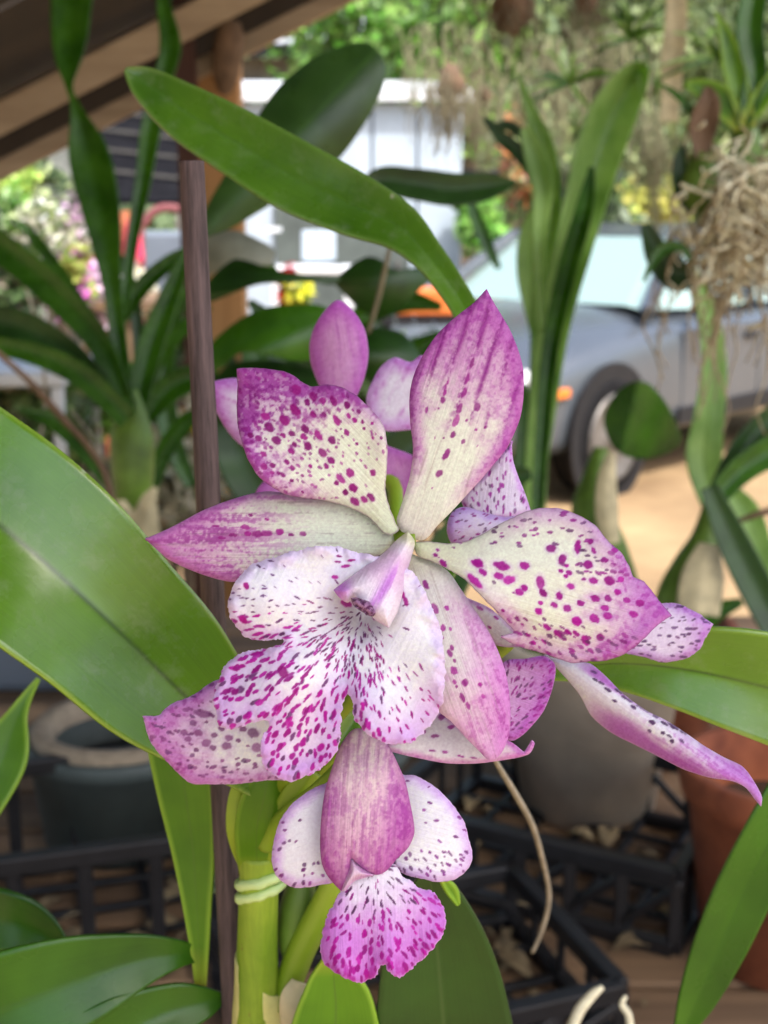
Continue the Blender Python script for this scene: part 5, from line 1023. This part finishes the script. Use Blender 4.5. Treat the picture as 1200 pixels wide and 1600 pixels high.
S(z6([(600,550),(650,495),(740,440),(800,450),(860,495),(970,488),(1015,540),(950,600),(880,660),(800,705),(700,650)]), (520, 440), (670, 430), 1.05, 'leaf_dark')
S(z6([(75,950),(78,820),(150,745),(230,690),(330,652),(450,640),(560,650),(640,720),(600,800),(500,880),(400,880),(330,858),(200,850),(140,900)]), (330, 580), (520, 500), .98, 'leaf_mid')
S(z6([(500,760),(640,720),(780,740),(900,765),(970,860),(1000,960),(900,1000),(760,960),(600,930)]), (500, 540), (660, 570), 1.08, 'leaf_dark')
S(z6([(20,380),(120,330),(200,330),(290,370),(352,412),(340,480),(250,470),(180,460),(100,505),(20,550)]), (300, 420), (430, 400), 1.2, 'leaf_silver')
S(z6([(80,1000),(160,900),(330,880),(520,920),(640,1000),(560,1100),(300,1120),(120,1150)]), (340, 620), (530, 620), 1.12, 'leaf_dark')
rb(pm, [(470,900,20),(420,800,34),(380,720,40),(350,650,30),(330,590,8)], 'leaf_dark', 1.15)
rb(pm, [(640,1040,20),(670,950,40),(700,880,44),(730,820,30),(750,770,8)], 'leaf_dark', 1.0)
rb(pm, [(520,900,20),(560,800,36),(620,720,40),(700,660,34),(760,620,8)], 'leaf_dark', 1.18)
rb(pm, [(500,900,20),(480,780,40),(470,680,44),(480,600,30),(500,540,8)], 'leaf_dark', 1.2)
rb(pm, [(540,900,20),(640,800,34),(740,760,40),(830,740,8)], 'leaf_dark', 1.22)
tube('thin_stem', [(575,520,4,1.0),(590,470,4,1.0),(602,420,4,1.0),(612,370,3,1.0)], M['moss'], pm, 16, 6)
tube('stalk', [(500,1010,20,1.25),(505,950,18,1.22),(510,860,14,1.2)], M['bulb'], pm, 12, 10)
for q_, mt_, D_ in [([(300,760,10),(270,690,16),(255,600,18),(265,520,14),(290,450,4)], 'leaf_mid', 1.9), ([(330,720,10),(390,640,20),(400,560,22),(380,500,8)], 'leaf_mid', 1.3), ([(430,720,10),(450,600,18),(430,520,20),(390,470,5)], 'leaf_dark', 1.35), ([(560,760,10),(600,640,22),(640,560,22),(690,520,5)], 'leaf_mid', 1.5), ([(500,560,8),(560,500,18),(620,470,20),(690,480,6)], 'leaf_mid', 1.6), ([(440,440,6),(400,400,12),(350,390,12),(310,410,4)], 'leaf_mid', 1.4), ([(700,780,8),(720,690,14),(720,600,14),(700,520,3)], 'leaf_dark', 1.6), ([(780,420,4),(760,380,10),(740,330,9),(735,300,2)], 'leaf_mid', 2.2)]: rb(pm, q_, mt_, D_, .4, n=40, tilt=.3)
bpot(500, 1.25, .99, .08, 'pot_grey', 'grey pot of the dark leaved plant, hidden behind the flowers')

pr = plant('right_plant', 835, 900, 1.38, 'tall strap leaved plant growing behind the right petal', 'plant'); pr.name = 'leafy_plant'
rb(pr, [(832,960,10),(832,800,14),(846,650,21),(866,510,25),(898,380,30),(928,265,36),(955,185,38),(985,130,28),(1002,112,14),(1004,150,3)], 'leaf_pale', 1.36, .9, n=80, tilt=.5)
rb(pr, [(836,960,8),(842,760,10),(858,560,13),(884,430,15),(912,330,14),(925,260,4)], 'leaf_mid', 1.33, .8, n=60, tilt=-.4)
rb(pr, [(838,960,10),(838,760,16),(848,560,20),(852,440,22),(862,330,14),(852,240,17),(828,170,9),(810,118,3)], 'leaf_pale', 1.40, n=70)
rb(pr, [(866,350,6),(845,290,10),(812,240,12),(785,215,11),(757,184,4)], 'leaf_dark', 1.42)
rb(pr, [(848,540,14),(834,430,26),(836,360,22),(848,310,5)], 'leaf_pale', 1.45)
rb(pr, [(850,520,8),(842,400,9),(848,300,16),(838,250,18),(820,200,8)], 'leaf_pale', 1.34)
rb(pr, [(870,310,5),(850,255,9),(820,215,8),(790,195,8),(768,205,3)], 'leaf_dark', 1.44)
rb(pr, [(828,960,8),(815,800,16),(820,680,14),(818,600,6)], 'leaf_mid', 1.44)
tube('stalk', [(836,1060,12,1.42),(834,980,14,1.40),(833,880,12,1.38)], M['bulb'], pr, 14, 10)

p2 = plant('bulb_plant', 1000, 1000, 1.5, 'orchid with dry sheathed bulbs right of the petals', 'orchid'); p2.name = 'orchid_plant'
tube('pseudobulb', [(985,1020,26,1.52),(970,940,34,1.51),(948,870,36,1.5),(925,805,34,1.5),(930,750,22,1.5),(940,700,12,1.5)], M['bulb'], p2, 30, 16)
ribbon('sheath', [(955,850,14,1.455),(948,800,18,1.45),(948,750,15,1.45),(956,706,6,1.45)], M['sheath'], p2, keel=-.4, n=30, label='pale dry sheath on the bulb')
tube('pseudobulb', [(1055,1030,26,1.45),(1062,950,40,1.45),(1085,890,36,1.45),(1102,840,22,1.45),(1112,790,14,1.45)], M['bulb'], p2, 30, 16)
ribbon('sheath', [(1090,960,34,1.40),(1098,900,34,1.40),(1108,850,16,1.40)], M['sheath'], p2, keel=-.4, n=24)
S2 = lambda pts, b_, t_, D, mat, k=15: leafsheet(pts, b_, t_, lambda X, Y, s, t, E: D*1000+45*np.abs(s+.15)-20*t, M[mat], 5, .001, p2)
S2([(943,655),(958,620),(985,598),(1012,598),(1040,628),(1060,668),(1063,694),(1020,716),(980,714),(955,694)], (980, 714), (1010, 598), 1.5, 'leaf_mid')
rb(p2, [(1112,800,12),(1100,720,28),(1108,650,24),(1116,570,20),(1106,490,16),(1088,435,9),(1080,410,3)], 'leaf_pale', 1.5, tilt=.2)
rb(p2, [(1108,790,12),(1160,700,18),(1225,640,20),(1300,590,8)], 'leaf_dark', 1.42)
rb(p2, [(1112,785,16),(1165,730,22),(1240,690,24),(1330,660,8)], 'leaf_mid', 1.40)
rb(p2, [(1108,760,14),(1145,845,25),(1190,935,27),(1235,1020,22),(1270,1090,6)], 'leaf_dark', 1.38)
rb(p2, [(1130,760,10),(1165,800,22),(1185,870,24),(1195,940,8)], 'leaf_pale', 1.55)
tube('dry_stem', [(1120,820,3,1.40),(1150,815,4,1.39),(1185,803,6,1.38),(1215,795,6,1.38)], M['dead'], p2, 12, 8)
rb(p2, [(1060,1040,10),(1080,990,18),(1110,960,18),(1160,940,6)], 'leaf_mid', 1.55)
bpot(1030, 1.55, 1.02, .085, 'terracotta', 'clay pot of the orchid with sheathed bulbs')

# hanging plant with a mass of aerial roots, upper right
ph_ = plant('hanging_plant', 1150, 330, 1.2, 'hanging plant with a tangle of pale aerial roots, upper right', 'orchid'); ph_.name = 'hanging_orchid'
M['root_brown'] = mat_plain('dead root', L3(166, 152, 122), .9, .35, 60)
g = random.Random(5); mb = MB()
rootcol = 0
for k in range(330):
    if k == 230: mb.build('aerial_roots', M['root'], ph_, True, kind='stuff'); mb = MB()
    x, y = g.gauss(1160, 44), g.gauss(315, 48); D = 1.2+g.uniform(-.06, .06); wd_ = g.choice((1.3, 1.8, 2.4, 3.0)); pts = [(x, y, wd_, D)]
    a = g.uniform(0, 6.28)
    for i in range(6):
        a += g.uniform(-1.0, 1.0); sp = g.uniform(14, 34); x += math.cos(a)*sp; y += abs(math.sin(a))*sp*.5+g.uniform(0, 10); D += g.uniform(-.02, .02); x += (1165-x)*.12; pts.append((x, y, wd_*g.uniform(.6, 1.3), D))
    mb.tube(pts, n=16, seg=5)
for k in range(34):
    x = g.gauss(1165, 60); y = g.uniform(350, 440); D = 1.2+g.uniform(-.05, .05); pts = [(x, y, 2.4, D)]; L_ = g.uniform(80, 260)
    for i in range(6): x += g.uniform(-16, 16); y += L_/6; pts.append((x, y, 2.2*(1-i*.1), D+g.uniform(-.02, .02)))
    mb.tube(pts, n=18, seg=5)
mb.build('dead_roots', M['root_brown'], ph_, True, kind='stuff')
tube('pseudobulb', [(1085,330,14,1.2),(1090,300,26,1.19),(1094,270,26,1.19),(1092,240,12,1.19)], M['bulb'], ph_, 20, 14)
tube('pseudobulb', [(1160,300,20,1.22),(1165,230,24,1.22),(1160,190,16,1.22),(1158,150,10,1.22)], M['bulb'], ph_, 20, 14)
ribbon('dead_leaf', [(1095,250,8,1.18),(1098,200,22,1.18),(1108,160,18,1.18),(1105,135,5,1.18)], M['dead'], ph_, keel=.5, n=24, wave=.3, label='curled brown dead leaf')
for pts, mt in [([(1160,200,10),(1180,120,18),(1172,40,22),(1190,-60,18)], 'leaf_mid'), ([(1158,200,10),(1130,160,22),(1100,140,18),(1070,130,4)], 'leaf_bright'), ([(1170,200,12),(1150,120,18),(1135,60,12),(1120,20,3)], 'leaf_bright'), ([(1165,190,10),(1200,140,16),(1260,60,12)], 'leaf_bright'), ([(1100,230,6),(1085,180,7),(1060,150,6),(1030,130,2)], 'leaf_mid'), ([(1080,420,14),(1060,430,26),(1030,400,22),(1008,350,8)], 'leaf_dark'), ([(1090,330,10),(1070,300,16),(1062,250,10),(1075,220,3)], 'leaf_dark')]:
    rb(ph_, pts, mt, 1.19, .35, n=36)
rb(ph_, [(1085,410,4),(1060,385,8),(1030,395,9),(1005,440,2)], 'leaf_mid', 1.15)
for a, b in (((1170, 230), (1168, -260)), ((1110, 240), (1150, -260))): tube('hanging_wire', [(a[0], a[1], 1.2, 1.2), (b[0], b[1], 1.2, 1.2)], M['trim'], ph_, 4, 5)
# rail that carries the hanging plants, above the frame
ra = P(560, -262, 1.2); rbb = P(1500, -262, 1.2); mb = MB(); mb.tube([tuple(ra)+(.012,), tuple((ra+rbb)/2)+(.012,), tuple(rbb)+(.012,)], n=6, seg=12, world=True); mb.build('hanging_rail', M['trim'], None, True, label='metal rail above the picture carrying the hanging plants', cat='rail')
M['moss_pale'] = mat_plain('pale moss', L3(118, 116, 86), .95, .35, 30)
# hanging moss and wood mounts
def moss(px, py, D, w, h, n, mat, label, seed, slab=None):
    e = empty('hanging_moss', P(px, py, D), label, 'moss'); g = random.Random(seed); mb = MB()
    for k in range(n):
        x = px+g.gauss(0, w*.4); y = py+g.uniform(-h*.2, h*.3); pts = []; L_ = h*g.uniform(.4, 1); d = D+g.gauss(0, .03)
        for i in range(5): pts.append((x, y, min(1.6, w*.022)*(1-i*.16), d)); x += g.uniform(-w*.14, w*.14); y += L_/4
        mb.tube(pts, n=9, seg=4)
    mb.build('strands', M[mat], e, True, kind='stuff')
    if slab:
        m2 = MB(); m2.lathe((0, 0, 0), [(0, -1), (.5, -.9), (.9, -.4), (1, .1), (.8, .7), (.3, 1), (0, 1.05)], 16); c = P(px, py, D); s = slab*D/FPX
        m2.V = [c+Vector((v.x*s, v.y*s*.6, v.z*s*1.2))*(1+.4*mnoise.noise(v*2.5)+.2*mnoise.noise(v*7)) for v in m2.V]; m2.build('bark_mount', M['dead'], e, True)
    tube('hanging_wire', [(px, py, 1.2, D), (px, py-900, 1.2, D)], M['trim'], e, 4, 5)
moss(705, 130, 3.3, 62, 110, 90, 'moss', 'grey brown moss clump hanging above the white shed', 71, 22)
moss(800, 10, 2.0, 50, 90, 60, 'moss', 'brown bark mount with moss at the top of the picture', 72, 34)
moss(915, 0, 2.1, 46, 90, 60, 'moss', 'small moss clump hanging right of the bark mount', 73, 18)
moss(850, 90, 3.5, 90, 190, 70, 'moss_pale', 'thin pale moss curtain before the trees', 74)
moss(690, 60, 3.4, 90, 120, 45, 'moss_pale', 'pale moss hanging left of the bark mount', 75)
moss(760, 150, 3.3, 40, 150, 45, 'moss_pale', 'narrow moss tail above the right end of the shed', 76, 10)
moss(960, 60, 3.6, 80, 150, 60, 'moss_pale', 'grey moss hanging behind the tall leaf tip', 77)
moss(1020, 190, 3.4, 50, 170, 80, 'moss_pale', 'moss strands beside the hanging strip', 78)
for px, py, D, lab, sd_ in ((985, 60, 2.2, 'grassy air plant hanging behind the tall leaf tip', 81), (890, 130, 2.5, 'small grassy air plant before the pale trees', 82), (1120, 90, 2.0, 'grassy air plant left of the hanging orchid leaves', 83)):
    e = empty('air_plant', P(px, py, D), lab, 'air plant'); g = random.Random(sd_)
    for k in range(11):
        a = g.uniform(-2.9, -.2) if k % 3 else g.uniform(0, 6.28); L_ = g.uniform(40, 95); x1_, y1_ = px+math.cos(a)*L_*.55, py+math.sin(a)*L_*.55; x2_, y2_ = px+math.cos(a)*L_*1.05, py+math.sin(a)*L_*.85+L_*.15
        ribbon('leaf', [(px, py, 3.5, D), (x1_, y1_, 3.2, D-.02), (x2_, y2_, .8, D-.03+g.uniform(-.03, .03))], M['leaf_mid' if k % 2 else 'leaf_pale'], e, n=14, m=5, keel=.5)
    tube('hanging_wire', [(px, py, 1.2, D), (px, py-900, 1.2, D)], M['trim'], e, 4, 5)
ribbon('paper_strip', [(1058,-30,14,2.0),(1056,40,18,2.0),(1050,110,17,2.0),(1046,190,14,2.0)], M['sheath'], None, keel=.2, label='pale pinkish strip hanging at the top right', cat='strip')
# loose roots by the crates
tube('aerial_root', [(742,1120,3,.262),(775,1190,4.2,.30),(805,1240,5,.34),(832,1290,4.6,.38),(848,1345,4.2,.42),(858,1400,3.8,.46),(848,1450,3.4,.48),(832,1488,2.6,.49)], M['root_grey'], orchid, 40, 8, label='pale root dangling from behind the flowers')
tube('aerial_root', [(892,1610,8,.5),(905,1580,9,.5),(925,1555,8,.5),(942,1542,4,.5)], M['root'], orchid, 16, 8)
tube('aerial_root', [(985,1610,6,.5),(982,1585,6,.5),(972,1570,5,.5),(978,1556,3,.5)], M['root'], orchid, 16, 8)

# leaf litter and bark crumbs on the bench
g = random.Random(91); litter = MB()
for k in range(70):
    px, py = g.choice([(g.uniform(720, 1060), g.uniform(1250, 1600)), (g.uniform(0, 300), g.uniform(1330, 1600)), (g.uniform(520, 800), g.uniform(1450, 1600))]); c = G(px, py, BZ+.004); a = g.uniform(0, 6.28); L_ = g.uniform(.008, .045); w = L_*g.uniform(.25, .5)
    V = []
    for i in range(6):
        f = i/5; hw = w*math.sin(math.pi*min(1, f*.94+.06))*.6
        for j in (-1, 0, 1):
            x = (f-.5)*L_; yv = j*hw; V.append(Vector((c.x+x*math.cos(a)-yv*math.sin(a), c.y+x*math.sin(a)+yv*math.cos(a), c.z+.008*abs(j)*math.sin(3*f)*L_/.045+.006*math.sin(f*3)*L_/.045)))
    litter.add(V, [(i*3+j, i*3+j+1, (i+1)*3+j+1, (i+1)*3+j) for i in range(5) for j in range(2)])
M['litter'] = mat_plain('leaf litter', L3(96, 74, 54), .9, .5, 30, c2=L3(190, 170, 130))
solid(litter.build('leaf_litter', M['litter'], None, True, label='dry leaf scraps and bark crumbs scattered on the bench planks', cat='leaf litter', kind='stuff'), .0006)
